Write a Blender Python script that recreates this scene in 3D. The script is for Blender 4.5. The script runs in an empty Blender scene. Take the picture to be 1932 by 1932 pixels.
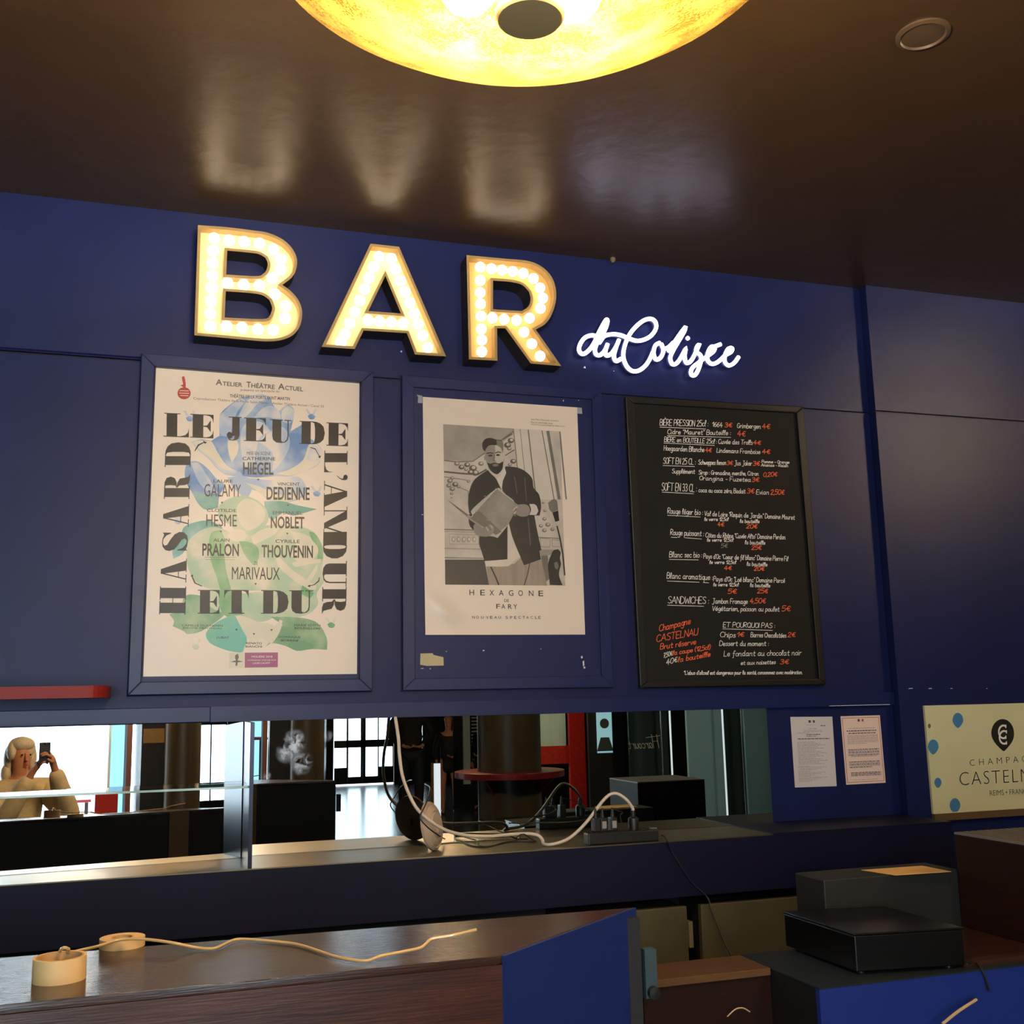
import bpy, bmesh, math, random
from mathutils import Vector, Matrix, geometry, noise

random.seed(7)
SC = bpy.context.scene
COL = SC.collection

# ------------------------------------------------------------------ camera
YAW, PITCH, ROLL, FPX = 0.313720217, 0.172085997, -0.0207882441, 2029.75
EYE = Vector((0.0, 0.0, 1.70))
_cy, _sy, _cp, _sp = math.cos(YAW), math.sin(YAW), math.cos(PITCH), math.sin(PITCH)
_f = Vector((_sy * _cp, _cy * _cp, _sp))
_r = Vector((_cy, -_sy, 0.0))
_u = _r.cross(_f)
_cr, _sr = math.cos(ROLL), math.sin(ROLL)
RIGHT = _cr * _r + _sr * _u
UP = -_sr * _r + _cr * _u
FWD = _f
cam_data = bpy.data.cameras.new('camera')
cam = bpy.data.objects.new('camera', cam_data)
COL.objects.link(cam)
cam_data.sensor_width = 36.0
cam_data.lens = FPX * 36.0 / 1932.0
cam_data.clip_start = 0.02
cam_data.clip_end = 200
cm = Matrix((RIGHT, UP, -FWD)).transposed().to_4x4()
cm.translation = EYE
cam.matrix_world = cm
SC.camera = cam

# ------------------------------------------------------------------ render look, world
SC.view_settings.view_transform = 'Standard'
SC.view_settings.look = 'None'
SC.view_settings.gamma = 1.0
SC.view_settings.use_curve_mapping = False
SC.view_settings.exposure = 0.0
try:
    SC.cycles.use_denoising = True
    SC.cycles.max_bounces = 10
    SC.cycles.diffuse_bounces = 4
    SC.cycles.glossy_bounces = 6
    SC.cycles.transparent_max_bounces = 12
    SC.cycles.caustics_reflective = False
    SC.cycles.caustics_refractive = False
    SC.cycles.sample_clamp_indirect = 25.0
except Exception:
    pass
world = bpy.data.worlds.new('world')
SC.world = world
world.use_nodes = True
_bg = world.node_tree.nodes['Background']
_bg.inputs[0].default_value = (0.82, 0.92, 1.0, 1)
_bg.inputs[1].default_value = 8.0


def portal(name, loc, size_x, size_y, rot):
    d = bpy.data.lights.new(name, 'AREA')
    d.shape = 'RECTANGLE'
    d.size = size_x
    d.size_y = size_y
    d.cycles.is_portal = True
    o = bpy.data.objects.new(name, d)
    o.location = loc
    o.rotation_euler = rot
    COL.objects.link(o)
    return o


# the two daylight openings: street window behind the photographer, lobby doors
portal('window_daylight_portal', (-1.42, -3.30, 1.70), 4.3, 3.0, (math.radians(90), 0, 0))
portal('door_daylight_portal', (4.08, -14.62, 1.35), 1.9, 2.5, (math.radians(90), 0, 0))

# ------------------------------------------------------------------ photo geometry helpers
YW = 4.2          # plane of the blue bar wall
ZF = 0.0          # floor


def ray(px, py):
    d = RIGHT * ((px - 966) / FPX) - UP * ((py - 966) / FPX) + FWD
    return d / d.y


def W(px, py, Y=YW):
    return EYE + ray(px, py) * Y


def ZP(px, py, z):
    d = ray(px, py)
    return EYE + d * ((z - EYE.z) / d.z)


def z1(x, y): return (240 + x / 4.025, 660 + y / 4.025)
def z2(x, y): return (240 + x / 4.025, 980 + y / 4.025)
def z3(x, y): return (740 + x / 4.6, 690 + y / 4.6)
def z4(x, y): return (740 + x / 4.6, 990 + y / 4.6)
def z5(x, y): return (1170 + x / 4.83, 740 + y / 4.83)
def z6(x, y): return (1170 + x / 4.83, 1000 + y / 4.83)
def z7(x, y): return (340 + x / 3.578, 400 + y / 3.578)
def z8(x, y): return (850 + x / 3.389, 460 + y / 3.389)


def reflect(px, py, p0, n):
    d = RIGHT * ((px - 966) / FPX) - UP * ((py - 966) / FPX) + FWD
    n = n.normalized()
    t = (p0 - EYE).dot(n) / d.dot(n)
    return EYE + d * t, d - 2 * d.dot(n) * n


def mirY(px, py, Y, pane='B'):
    h, r = reflect(px, py, *PANES[pane])
    return h + r * ((Y - h.y) / r.y)


def mirF(px, py, z=0.0, pane='B'):
    h, r = reflect(px, py, *PANES[pane])
    return h + r * ((z - h.z) / r.z)


_nA = -(RIGHT * ((92 - 966) / FPX) - UP * ((1404 - 966) / FPX) + FWD).normalized()
PANES = {'A': (Vector((0.555, 4.183, 1.4)), _nA), 'B': (Vector((0, 4.19, 0)), Vector((0, -1, 0))),
         'C': (Vector((1.0, 4.187, 0)), Vector((0.004, -1, 0)).normalized())}


# ------------------------------------------------------------------ materials
def s2l(c):
    return tuple(((v / 255) / 12.92 if v / 255 <= 0.04045 else ((v / 255 + 0.055) / 1.055) ** 2.4) for v in c)


MATS = {}


def mat(name, rgb, rough=0.6, metal=0.0, spec=0.5, emit=None, estr=0.0, var=0.0, vscale=8.0, stretch=(1, 1, 1),
        bump=0.0, bscale=60.0, coat=0.0, alt=None, bstretch=(1, 1, 1), rvar=0.0):
    """Principled material from an sRGB colour, with optional noise mottling towards `alt` and a noise bump."""
    if name in MATS:
        return MATS[name]
    m = bpy.data.materials.new(name)
    m.use_nodes = True
    nt = m.node_tree
    b = nt.nodes['Principled BSDF']
    c = s2l(rgb)
    b.inputs['Base Color'].default_value = (*c, 1)
    b.inputs['Roughness'].default_value = rough
    b.inputs['Metallic'].default_value = metal
    b.inputs['Specular IOR Level'].default_value = spec
    if coat:
        b.inputs['Coat Weight'].default_value = coat
        b.inputs['Coat Roughness'].default_value = 0.08
    if emit is not None:
        b.inputs['Emission Color'].default_value = (*s2l(emit), 1)
        b.inputs['Emission Strength'].default_value = estr
    tc = nt.nodes.new('ShaderNodeTexCoord')
    if var or rvar:
        mp = nt.nodes.new('ShaderNodeMapping')
        mp.inputs['Scale'].default_value = stretch
        nz = nt.nodes.new('ShaderNodeTexNoise')
        nz.inputs['Scale'].default_value = vscale
        nz.inputs['Detail'].default_value = 6
        nt.links.new(tc.outputs['Object'], mp.inputs[0])
        nt.links.new(mp.outputs[0], nz.inputs['Vector'])
    if var:
        rp = nt.nodes.new('ShaderNodeValToRGB')
        a = s2l(alt) if alt else tuple(min(1, v * (1 + var)) for v in c)
        lo = tuple(v * (1 - var) for v in c) if not alt else c
        rp.color_ramp.elements[0].position = 0.35
        rp.color_ramp.elements[0].color = (*lo, 1)
        rp.color_ramp.elements[1].position = 0.68
        rp.color_ramp.elements[1].color = (*a, 1)
        nt.links.new(nz.outputs['Fac'], rp.inputs[0])
        nt.links.new(rp.outputs[0], b.inputs['Base Color'])
    if rvar:
        mr = nt.nodes.new('ShaderNodeMapRange')
        mr.inputs[3].default_value = max(0, rough - rvar)
        mr.inputs[4].default_value = min(1, rough + rvar)
        nt.links.new(nz.outputs['Fac'], mr.inputs[0])
        nt.links.new(mr.outputs[0], b.inputs['Roughness'])
    if bump:
        mp2 = nt.nodes.new('ShaderNodeMapping')
        mp2.inputs['Scale'].default_value = bstretch
        n2 = nt.nodes.new('ShaderNodeTexNoise')
        n2.inputs['Scale'].default_value = bscale
        n2.inputs['Detail'].default_value = 3
        bp = nt.nodes.new('ShaderNodeBump')
        bp.inputs['Strength'].default_value = bump
        bp.inputs['Distance'].default_value = 0.01
        nt.links.new(tc.outputs['Object'], mp2.inputs[0])
        nt.links.new(mp2.outputs[0], n2.inputs['Vector'])
        nt.links.new(n2.outputs['Fac'], bp.inputs['Height'])
        nt.links.new(bp.outputs[0], b.inputs['Normal'])
    MATS[name] = m
    return m


def glassy(name, rgb, refl=1.0, rough=0.0):
    """Clear sheet: transparent with a fresnel reflection, so daylight passes straight through."""
    if name in MATS:
        return MATS[name]
    m = bpy.data.materials.new(name)
    m.use_nodes = True
    nt = m.node_tree
    nt.nodes.remove(nt.nodes['Principled BSDF'])
    out = nt.nodes['Material Output']
    tr = nt.nodes.new('ShaderNodeBsdfTransparent')
    tr.inputs[0].default_value = (*s2l(rgb), 1)
    gl = nt.nodes.new('ShaderNodeBsdfGlossy')
    gl.inputs['Roughness'].default_value = rough
    fr = nt.nodes.new('ShaderNodeFresnel')
    fr.inputs[0].default_value = 1.45
    ml = nt.nodes.new('ShaderNodeMath')
    ml.operation = 'MULTIPLY'
    ml.inputs[1].default_value = refl
    mx = nt.nodes.new('ShaderNodeMixShader')
    nt.links.new(fr.outputs[0], ml.inputs[0])
    nt.links.new(ml.outputs[0], mx.inputs[0])
    nt.links.new(tr.outputs[0], mx.inputs[1])
    nt.links.new(gl.outputs[0], mx.inputs[2])
    nt.links.new(mx.outputs[0], out.inputs[0])
    MATS[name] = m
    return m


def mirror_mat(name, rgb, smudge=None):
    m = bpy.data.materials.new(name)
    m.use_nodes = True
    nt = m.node_tree
    b = nt.nodes['Principled BSDF']
    b.inputs['Base Color'].default_value = (*s2l(rgb), 1)
    b.inputs['Metallic'].default_value = 1.0
    b.inputs['Roughness'].default_value = 0.0
    if smudge:
        # hand smears wiped over the glass: a few soft spots broken up by noise
        out = nt.nodes['Material Output']
        df = nt.nodes.new('ShaderNodeBsdfGlossy')
        df.inputs[0].default_value = (0.75, 0.85, 1.0, 1)
        df.inputs['Roughness'].default_value = 0.55
        tc = nt.nodes.new('ShaderNodeTexCoord')
        nz = nt.nodes.new('ShaderNodeTexNoise')
        nz.inputs['Scale'].default_value = 28
        nz.inputs['Detail'].default_value = 5
        nz.inputs['Distortion'].default_value = 1.2
        nt.links.new(tc.outputs['Object'], nz.inputs['Vector'])
        total = None
        for (p, rad, amt) in smudge:
            ds = nt.nodes.new('ShaderNodeVectorMath')
            ds.operation = 'DISTANCE'
            ds.inputs[1].default_value = p
            nt.links.new(tc.outputs['Object'], ds.inputs[0])
            mr = nt.nodes.new('ShaderNodeMapRange')
            mr.interpolation_type = 'SMOOTHSTEP'
            mr.inputs[1].default_value = rad * 0.25
            mr.inputs[2].default_value = rad
            mr.inputs[3].default_value = amt
            mr.inputs[4].default_value = 0.0
            nt.links.new(ds.outputs['Value'], mr.inputs[0])
            if total is None:
                total = mr.outputs[0]
            else:
                ad = nt.nodes.new('ShaderNodeMath')
                ad.operation = 'MAXIMUM'
                nt.links.new(total, ad.inputs[0])
                nt.links.new(mr.outputs[0], ad.inputs[1])
                total = ad.outputs[0]
        rp = nt.nodes.new('ShaderNodeMapRange')
        rp.inputs[1].default_value = 0.38
        rp.inputs[2].default_value = 0.62
        nt.links.new(nz.outputs['Fac'], rp.inputs[0])
        ml = nt.nodes.new('ShaderNodeMath')
        ml.operation = 'MULTIPLY'
        nt.links.new(rp.outputs[0], ml.inputs[0])
        nt.links.new(total, ml.inputs[1])
        mx = nt.nodes.new('ShaderNodeMixShader')
        nt.links.new(ml.outputs[0], mx.inputs[0])
        nt.links.new(b.outputs[0], mx.inputs[1])
        nt.links.new(df.outputs[0], mx.inputs[2])
        nt.links.new(mx.outputs[0], out.inputs[0])
    MATS[name] = m
    return m


# ------------------------------------------------------------------ mesh builder
def catmull(pts, sub=5, closed=True, corner=35):
    """Resample a polyline smoothly, keeping vertices that turn more than `corner` degrees sharp."""
    n = len(pts)
    P = [Vector(p) for p in pts]
    sharp = []
    for i in range(n):
        if not closed and i in (0, n - 1):
            sharp.append(True)
            continue
        a, b = P[i] - P[i - 1], P[(i + 1) % n] - P[i]
        sharp.append(a.length < 1e-9 or b.length < 1e-9 or math.degrees(a.angle(b, 0)) > corner)
    out = []
    for i in range(n if closed else n - 1):
        p1, p2 = P[i], P[(i + 1) % n]
        p0 = P[i - 1] if not sharp[i] else p1 - (p2 - p1)
        p3 = P[(i + 2) % n] if not sharp[(i + 1) % n] else p2 + (p2 - p1)
        if sharp[i] and sharp[(i + 1) % n]:
            out.append(p1)
            continue
        for k in range(sub):
            t = k / sub
            out.append(0.5 * ((2 * p1) + (p2 - p0) * t + (2 * p0 - 5 * p1 + 4 * p2 - p3) * t * t
                              + (3 * p1 - p0 - 3 * p2 + p3) * t ** 3))
    if not closed:
        out.append(P[-1])
    return out


def offset_poly(pts, d):
    """Inset (d>0) of a closed 2D polygon by mitred vertex normals."""
    n = len(pts)
    P = [Vector((p[0], p[1])) for p in pts]
    area = sum(P[i - 1].x * P[i].y - P[i].x * P[i - 1].y for i in range(n))
    sg = 1 if area > 0 else -1
    out = []
    for i in range(n):
        a, b = (P[i] - P[i - 1]), (P[(i + 1) % n] - P[i])
        na, nb = Vector((-a.y, a.x)).normalized() * sg, Vector((-b.y, b.x)).normalized() * sg
        m = na + nb
        m = m / max(0.35, m.dot(na)) if m.length > 1e-6 else na
        out.append(P[i] + m * d)
    return out


class MB:
    def __init__(self):
        self.v, self.f, self.m = [], [], []

    def add(self, verts, faces, mi=0):
        o = len(self.v)
        self.v += [Vector(p) for p in verts]
        self.f += [tuple(i + o for i in q) for q in faces]
        self.m += [mi] * len(faces)
        return self

    def box(self, a, b, mi=0):
        x0, y0, z0 = a
        x1, y1, z1_ = b
        v = [(x0, y0, z0), (x1, y0, z0), (x1, y1, z0), (x0, y1, z0), (x0, y0, z1_), (x1, y0, z1_), (x1, y1, z1_), (x0, y1, z1_)]
        return self.add(v, [(0, 3, 2, 1), (4, 5, 6, 7), (0, 1, 5, 4), (1, 2, 6, 5), (2, 3, 7, 6), (3, 0, 4, 7)], mi)

    def quad(self, a, b, c, d, mi=0):
        return self.add([a, b, c, d], [(0, 1, 2, 3)], mi)

    def prism(self, pts, vec, mi=0):
        """Closed solid: polygon pts swept along vec."""
        n = len(pts)
        vec = Vector(vec)
        P = [Vector(p) for p in pts]
        tri = geometry.tessellate_polygon([P])
        F = [tuple(t) for t in tri] + [tuple(i + n for i in reversed(t)) for t in tri]
        F += [(i, i + n, (i + 1) % n + n, (i + 1) % n) for i in range(n)]
        return self.add(P + [p + vec for p in P], F, mi)

    def flat(self, loops, mi=0):
        """Flat filled polygon (first loop outline, others holes)."""
        L = [[Vector(p) for p in l] for l in loops]
        tri = geometry.tessellate_polygon(L)
        return self.add([p for l in L for p in l], [tuple(t) for t in tri], mi)

    def tube(self, pts, r, seg=8, mi=0, cap=True, flat=1.0):
        P = [Vector(p) for p in pts]
        n = len(P)
        rs = r if isinstance(r, (list, tuple)) else [r] * n
        V, F = [], []
        prev = None
        for i in range(n):
            t = (P[min(i + 1, n - 1)] - P[max(i - 1, 0)])
            t = t.normalized() if t.length > 1e-9 else Vector((0, 0, 1))
            if prev is None:
                a = Vector((0, 0, 1)) if abs(t.z) < 0.9 else Vector((1, 0, 0))
                x = (a - t * a.dot(t)).normalized()
            else:
                x = (prev - t * prev.dot(t))
                x = x.normalized() if x.length > 1e-6 else Vector((1, 0, 0))
            prev = x
            y = t.cross(x)
            for k in range(seg):
                an = 2 * math.pi * k / seg
                V.append(P[i] + (x * math.cos(an) * flat + y * math.sin(an)) * rs[i])
        for i in range(n - 1):
            for k in range(seg):
                F.append((i * seg + k, i * seg + (k + 1) % seg, (i + 1) * seg + (k + 1) % seg, (i + 1) * seg + k))
        if cap:
            F.append(tuple(reversed(range(seg))))
            F.append(tuple((n - 1) * seg + k for k in range(seg)))
        return self.add(V, F, mi)

    def lathe(self, prof, c, seg=32, mi=0, axis=(0, 0, 1), close=False):
        """Profile of (radius, height) turned about axis through c."""
        ax = Vector(axis).normalized()
        a = Vector((0, 0, 1)) if abs(ax.z) < 0.9 else Vector((1, 0, 0))
        x = (a - ax * a.dot(ax)).normalized()
        y = ax.cross(x)
        c = Vector(c)
        V, F = [], []
        n = len(prof)
        for (r, h) in prof:
            for k in range(seg):
                an = 2 * math.pi * k / seg
                V.append(c + ax * h + (x * math.cos(an) + y * math.sin(an)) * r)
        for i in range(n if close else n - 1):
            j = (i + 1) % n
            for k in range(seg):
                F.append((i * seg + k, i * seg + (k + 1) % seg, j * seg + (k + 1) % seg, j * seg + k))
        if not close:
            if prof[0][0] > 1e-5:
                F.append(tuple(reversed(range(seg))))
            if prof[-1][0] > 1e-5:
                F.append(tuple((n - 1) * seg + k for k in range(seg)))
        return self.add(V, F, mi)

    def ball(self, c, r, mi=0, seg=14, rings=9):
        r = r if isinstance(r, (tuple, list)) else (r, r, r)
        c = Vector(c)
        V, F = [], []
        V.append(c + Vector((0, 0, r[2])))
        for i in range(1, rings):
            th = math.pi * i / rings
            for k in range(seg):
                an = 2 * math.pi * k / seg
                V.append(c + Vector((r[0] * math.sin(th) * math.cos(an), r[1] * math.sin(th) * math.sin(an), r[2] * math.cos(th))))
        V.append(c - Vector((0, 0, r[2])))
        for k in range(seg):
            F.append((0, 1 + k, 1 + (k + 1) % seg))
            for i in range(rings - 2):
                a = 1 + i * seg
                F.append((a + k, a + seg + k, a + seg + (k + 1) % seg, a + (k + 1) % seg))
            a = 1 + (rings - 2) * seg
            F.append((a + k, len(V) - 1, a + (k + 1) % seg))
        return self.add(V, F, mi)

    def build(self, name, mats, parent=None, smooth=False, bevel=0.0, fix=True):
        me = bpy.data.meshes.new(name)
        me.from_pydata([tuple(p) for p in self.v], [], self.f)
        mats = mats if isinstance(mats, (list, tuple)) else [mats]
        for mm in mats:
            me.materials.append(mm)
        for p, i in zip(me.polygons, self.m):
            p.material_index = i
            p.use_smooth = smooth
        bm = bmesh.new()
        bm.from_mesh(me)
        bmesh.ops.remove_doubles(bm, verts=bm.verts, dist=1e-6)
        if fix:
            bmesh.ops.recalc_face_normals(bm, faces=bm.faces)
        bm.to_mesh(me)
        bm.free()
        if smooth:
            try:
                me.set_sharp_from_angle(angle=math.radians(40))
            except Exception:
                pass
        o = bpy.data.objects.new(name, me)
        COL.objects.link(o)
        if parent is not None:
            o.parent = parent
            o.matrix_parent_inverse = Matrix.Translation(-world_loc(parent))
        if bevel:
            bv = o.modifiers.new('bevel', 'BEVEL')
            bv.width = bevel
            bv.segments = 2
            bv.limit_method = 'ANGLE'
        return o


def world_loc(o):
    p = Vector(o.location)
    if o.parent is not None and o.type == 'EMPTY':
        p += world_loc(o.parent)
    if o.type != 'EMPTY':
        return Vector((0, 0, 0))
    return p


def tag(o, label, cat, group=None, kind=None):
    o['label'] = label
    o['category'] = cat
    if group:
        o['group'] = group
    if kind:
        o['kind'] = kind
    return o


def thing(name, label, cat, loc, group=None):
    o = bpy.data.objects.new(name, None)
    o.empty_display_size = 0.05
    o.location = loc
    COL.objects.link(o)
    return tag(o, label, cat, group)


def struct(o):
    o['kind'] = 'structure'
    return o


def text_verts(body, spacing=1.0, bold=0.0, res=3, shear=0.0):
    """Letters of the built-in font as (verts2D, faces), unit bounding box."""
    cu = bpy.data.curves.new('lettering', 'FONT')
    cu.body = body
    cu.resolution_u = res
    cu.space_character = spacing
    cu.offset = bold
    cu.shear = shear
    o = bpy.data.objects.new('lettering', cu)
    COL.objects.link(o)
    dg = bpy.context.evaluated_depsgraph_get()
    me = o.evaluated_get(dg).to_mesh()
    V = [(v.co.x, v.co.y) for v in me.vertices]
    F = [tuple(p.vertices) for p in me.polygons]
    o.evaluated_get(dg).to_mesh_clear()
    bpy.data.objects.remove(o)
    bpy.data.curves.remove(cu)
    if not V:
        return [], []
    x0, x1 = min(v[0] for v in V), max(v[0] for v in V)
    y0, y1 = min(v[1] for v in V), max(v[1] for v in V)
    w, h = max(1e-6, x1 - x0), max(1e-6, y1 - y0)
    return [((v[0] - x0) / w, (v[1] - y0) / h) for v in V], F


def put_text(mb, body, bl, br, tl, Y, mi, **kw):
    """Lay lettering on the vertical plane Y, its box given by three photo points."""
    V, F = text_verts(body, **kw)
    a, b, c = W(*bl, Y), W(*br, Y), W(*tl, Y)
    mb.add([a + (b - a) * u + (c - a) * v for u, v in V], F, mi)
# ------------------------------------------------------------------ shared materials
BLUE = mat('blue_wall_paint', (19, 29, 76), rough=0.42, spec=0.24, var=0.10, vscale=3, bump=0.04, bscale=90)
BLUE_TRIM = mat('blue_frame_paint', (21, 33, 82), rough=0.34, spec=0.32, var=0.08, vscale=9)
BLUE_DARK = mat('dark_blue_paint', (9, 11, 42), rough=0.5, spec=0.25, var=0.12, vscale=5)
GROOVE_SHADE = mat('dark_joint_and_shadow', (12, 14, 34), rough=0.8)  # recessed panel joints, and the shadow gap painted round the frames
SCUFF = mat('paint_chip', (214, 214, 220), rough=0.7)
CEIL = mat('dark_brown_ceiling_paint', (64, 47, 27), rough=0.31, spec=0.5, bump=0.20, bscale=14, var=0.06, vscale=5)
FLOORM = mat('polished_grey_floor', (66, 68, 70), rough=0.22, spec=0.6, var=0.15, vscale=4, stretch=(1, 6, 1))
DARKW = mat('dark_lobby_paint', (26, 28, 36), rough=0.5)
STEEL = mat('brushed_steel', (160, 146, 118), rough=0.33, metal=1.0, bump=0.03, bscale=40, bstretch=(1, 30, 30), rvar=0.06)
BLACK = mat('black_plastic', (18, 18, 19), rough=0.45)
SATIN_BLACK = mat('satin_black_metal', (10, 10, 11), rough=0.28, spec=0.4)
WOOD = mat('varnished_dark_wood', (48, 30, 22), rough=0.2, spec=0.6, var=0.3, vscale=6, stretch=(1, 14, 14), alt=(66, 40, 27),
           bump=0.10, bscale=18, bstretch=(1, 22, 22))
CREAM = mat('cream_tape', (222, 186, 130), rough=0.6, var=0.05, vscale=20)
PAPER = mat('white_paper', (228, 222, 212), rough=0.55)
DARKRED = mat('dark_red_wood', (34, 13, 9), rough=0.6, spec=0.2, var=0.2, vscale=5, stretch=(1, 1, 10))

zc = ZP(1740, 62, 1.70 + 1.93)
CZ = 3.63         # ceiling height
ZSH = EYE.z - 0.545   # steel shelf level
YSH = 3.868       # its front edge
ZRAIL = EYE.z - 0.005
ZMT = EYE.z - 0.061   # mirror top

# ------------------------------------------------------------------ the room shell
b = MB()
b.box((-5.2, -3.5, -0.12), (9.2, 4.6, 0.0))
b.prism([(1.0, -3.5, -0.12), (9.2, -3.5, -0.12), (9.2, -15.0, -0.12), (3.1, -15.0, -0.12)], (0, 0, 0.12))
struct(b.build('floor', FLOORM))
b = MB()
b.box((-5.2, -3.5, CZ), (9.2, 4.6, CZ + 0.15))
b.prism([(1.0, -3.5, CZ), (9.2, -3.5, CZ), (9.2, -15.0, CZ), (3.1, -15.0, CZ)], (0, 0, 0.15))
struct(b.build('ceiling', CEIL))

zj = W(0, 662).z                   # joint between the blue panels
xe = W(1621, 546).x                # left part of the bar wall ends here
xr = 3.178
b = MB()
b.box((-5.2, YW, zj + 0.004), (xe, YW + 0.2, CZ))
b.box((-5.2, YW, ZRAIL), (xe, YW + 0.2, zj - 0.004))
b.box((-5.2, YW + 0.012, zj - 0.004), (xe, YW + 0.2, zj + 0.004), 1)
b.box((-5.2, YW, 0.0), (xe, YW + 0.2, ZRAIL))
xl = W(266, 681).x
b.prism([(-5.2, YW, zj + 0.016), (-5.2, YW - 0.006, zj + 0.006), (-5.2, YW - 0.006, zj + 0.004), (-5.2, YW, zj + 0.004)], (xl + 5.2, 0, 0))
# little chips and scuffs in the paint
for (px, py, w, h) in [(1103, 693, 5, 5), (757, 663, 4, 4), (1190, 968, 8, 7), (1158, 700, 3, 2), (1254, 1330, 3, 5), (540, 640, 3, 2)]:
    p = W(px, py, YW - 0.0006)
    s = 4.2 / FPX * 0.5
    b.flat([[p + Vector((-w * s, 0, -h * s * .6)), p + Vector((w * s, 0, -h * s)), p + Vector((w * s * .7, 0, h * s)), p + Vector((-w * s * .4, 0, h * s * .7))]], 2)
struct(b.build('wall_back', [BLUE, GROOVE_SHADE, SCUFF], fix=False))

b = MB()                            # right stretch, 4.5 cm proud of the rest
YR = YW - 0.045
b.box((xe + 0.004, YR, zj + 0.004), (9.2, YW + 0.2, CZ))
b.box((xe + 0.004, YR, 0.0), (9.2, YW + 0.2, zj - 0.004))
b.box((xe + 0.004, YR + 0.010, zj - 0.004), (9.2, YW + 0.2, zj + 0.004), 1)
for (px, py, w, h) in [(1718, 1299, 12, 2), (1755, 1299, 10, 2), (1795, 1299, 7, 2), (1862, 1299, 4, 1.5)]:
    p = W(px, py, YR - 0.0006)
    s = 4.2 / FPX * 0.5
    b.flat([[p + Vector((-w * s, 0, -h * s)), p + Vector((w * s, 0, -h * s * .6)), p + Vector((w * s * .8, 0, h * s)), p + Vector((-w * s * .6, 0, h * s * .8))]], 2)
struct(b.build('wall_back_right', [BLUE, GROOVE_SHADE, SCUFF], fix=False))

# plain board running above the mirror, in two lengths
b = MB()
xs = W(397, 1345, YW - 0.02).x
b.box((-5.2, YW - 0.016, ZMT), (xs, YW, ZRAIL))
struct(b.build('trim_1', BLUE_TRIM, bevel=0.002))
b = MB()
b.box((xs + 0.001, YW - 0.019, ZMT), (xe, YW, ZRAIL))
b.box((W(1560, 1333).x, YW - 0.0193, ZMT + 0.0008), (W(1674, 1329).x, YW - 0.0188, ZMT + 0.003), 1)
struct(b.build('trim_2', [BLUE_TRIM, SCUFF]))

# side walls and the far wall of the lobby
b = MB()
b.box((-5.2, -3.5, 0), (-5.0, YW, CZ))
struct(b.build('wall_left', DARKW))
b = MB()
b.box((9.0, -15.0, 0), (9.2, YW - 0.05, CZ))
struct(b.build('wall_right', mat('grey_blue_panel', (92, 112, 120), rough=0.45)))

# rear wall with the big street window
xj, xk = 0.84, 1.00
b = MB()
YB = -3.2
b.box((-5.0, YB - 0.2, 0), (-3.6, YB, CZ))
b.box((-3.6, YB - 0.2, 0), (1.14, YB, 0.25))
b.box((-3.6, YB - 0.2, 3.15), (1.14, YB, CZ))
b.box((1.115, YB - 0.2, 0.25), (1.14, YB, 3.15))
struct(b.build('wall_rear', DARKW))
b = MB()
for x in (-3.6, -1.4):
    b.box((x, YB - 0.13, 0.25), (x + 0.06, YB - 0.05, 3.15))
b.box((-3.54, YB - 0.13, 0.25), (xj, YB - 0.05, 0.31))
b.box((-3.54, YB - 0.13, 3.09), (xj, YB - 0.05, 3.15))
b.box((xj, YB - 0.13, 0.25), (xj + 0.02, YB - 0.05, 3.15))
win = struct(b.build('window_1', mat('pale_window_frame', (176, 196, 206), rough=0.5)))
b = MB()
b.box((-3.54, YB - 0.095, 0.31), (xj, YB - 0.085, 3.09))
b.build('window_pane', glassy('window_glass', (245, 250, 252)), win)
b = MB()
b.box((xj + 0.02, YB - 0.095, 0.25), (xk, YB - 0.085, 3.15))
b.build('frosted_pane', glassy('frosted_glass', (150, 172, 180), 1.0, 0.3), win)
b = MB()
b.box((xk, YB - 0.14, 0.25), (xk + 0.05, YB + 0.02, 3.15))
b.build('window_post', mat('brown_wood_post', (92, 62, 54), rough=0.5), win)
b = MB()
b.box((xk + 0.05, YB - 0.095, 0.25), (1.115, YB - 0.085, 3.15))
b.build('side_pane', MATS['window_glass'], win)

# dark pier beside the window, then the lobby running away behind it
b = MB()
b.box((0.985, -2.45, 0), (1.205, -2.25, CZ))
b.prism([(1.14, -3.2, 0), (1.20, -3.2, 0), (3.30, -14.6, 0), (3.24, -14.6, 0)], (0, 0, CZ))
struct(b.build('wall_lobby_left', DARKW))
p1, p2 = mirY(271, 1375, -2.245, 'A'), mirY(310, 1401, -2.245, 'A')
b = MB()
b.box((p1.x, -2.249, p2.z), (p2.x, -2.246, p1.z))
tag(b.build('pinned_notice', mat('tan_card', (196, 160, 104), rough=0.7, var=0.1, vscale=15)),
    'tan card notice on the dark pier, mirrored beside the photographer', 'notice')

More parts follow.
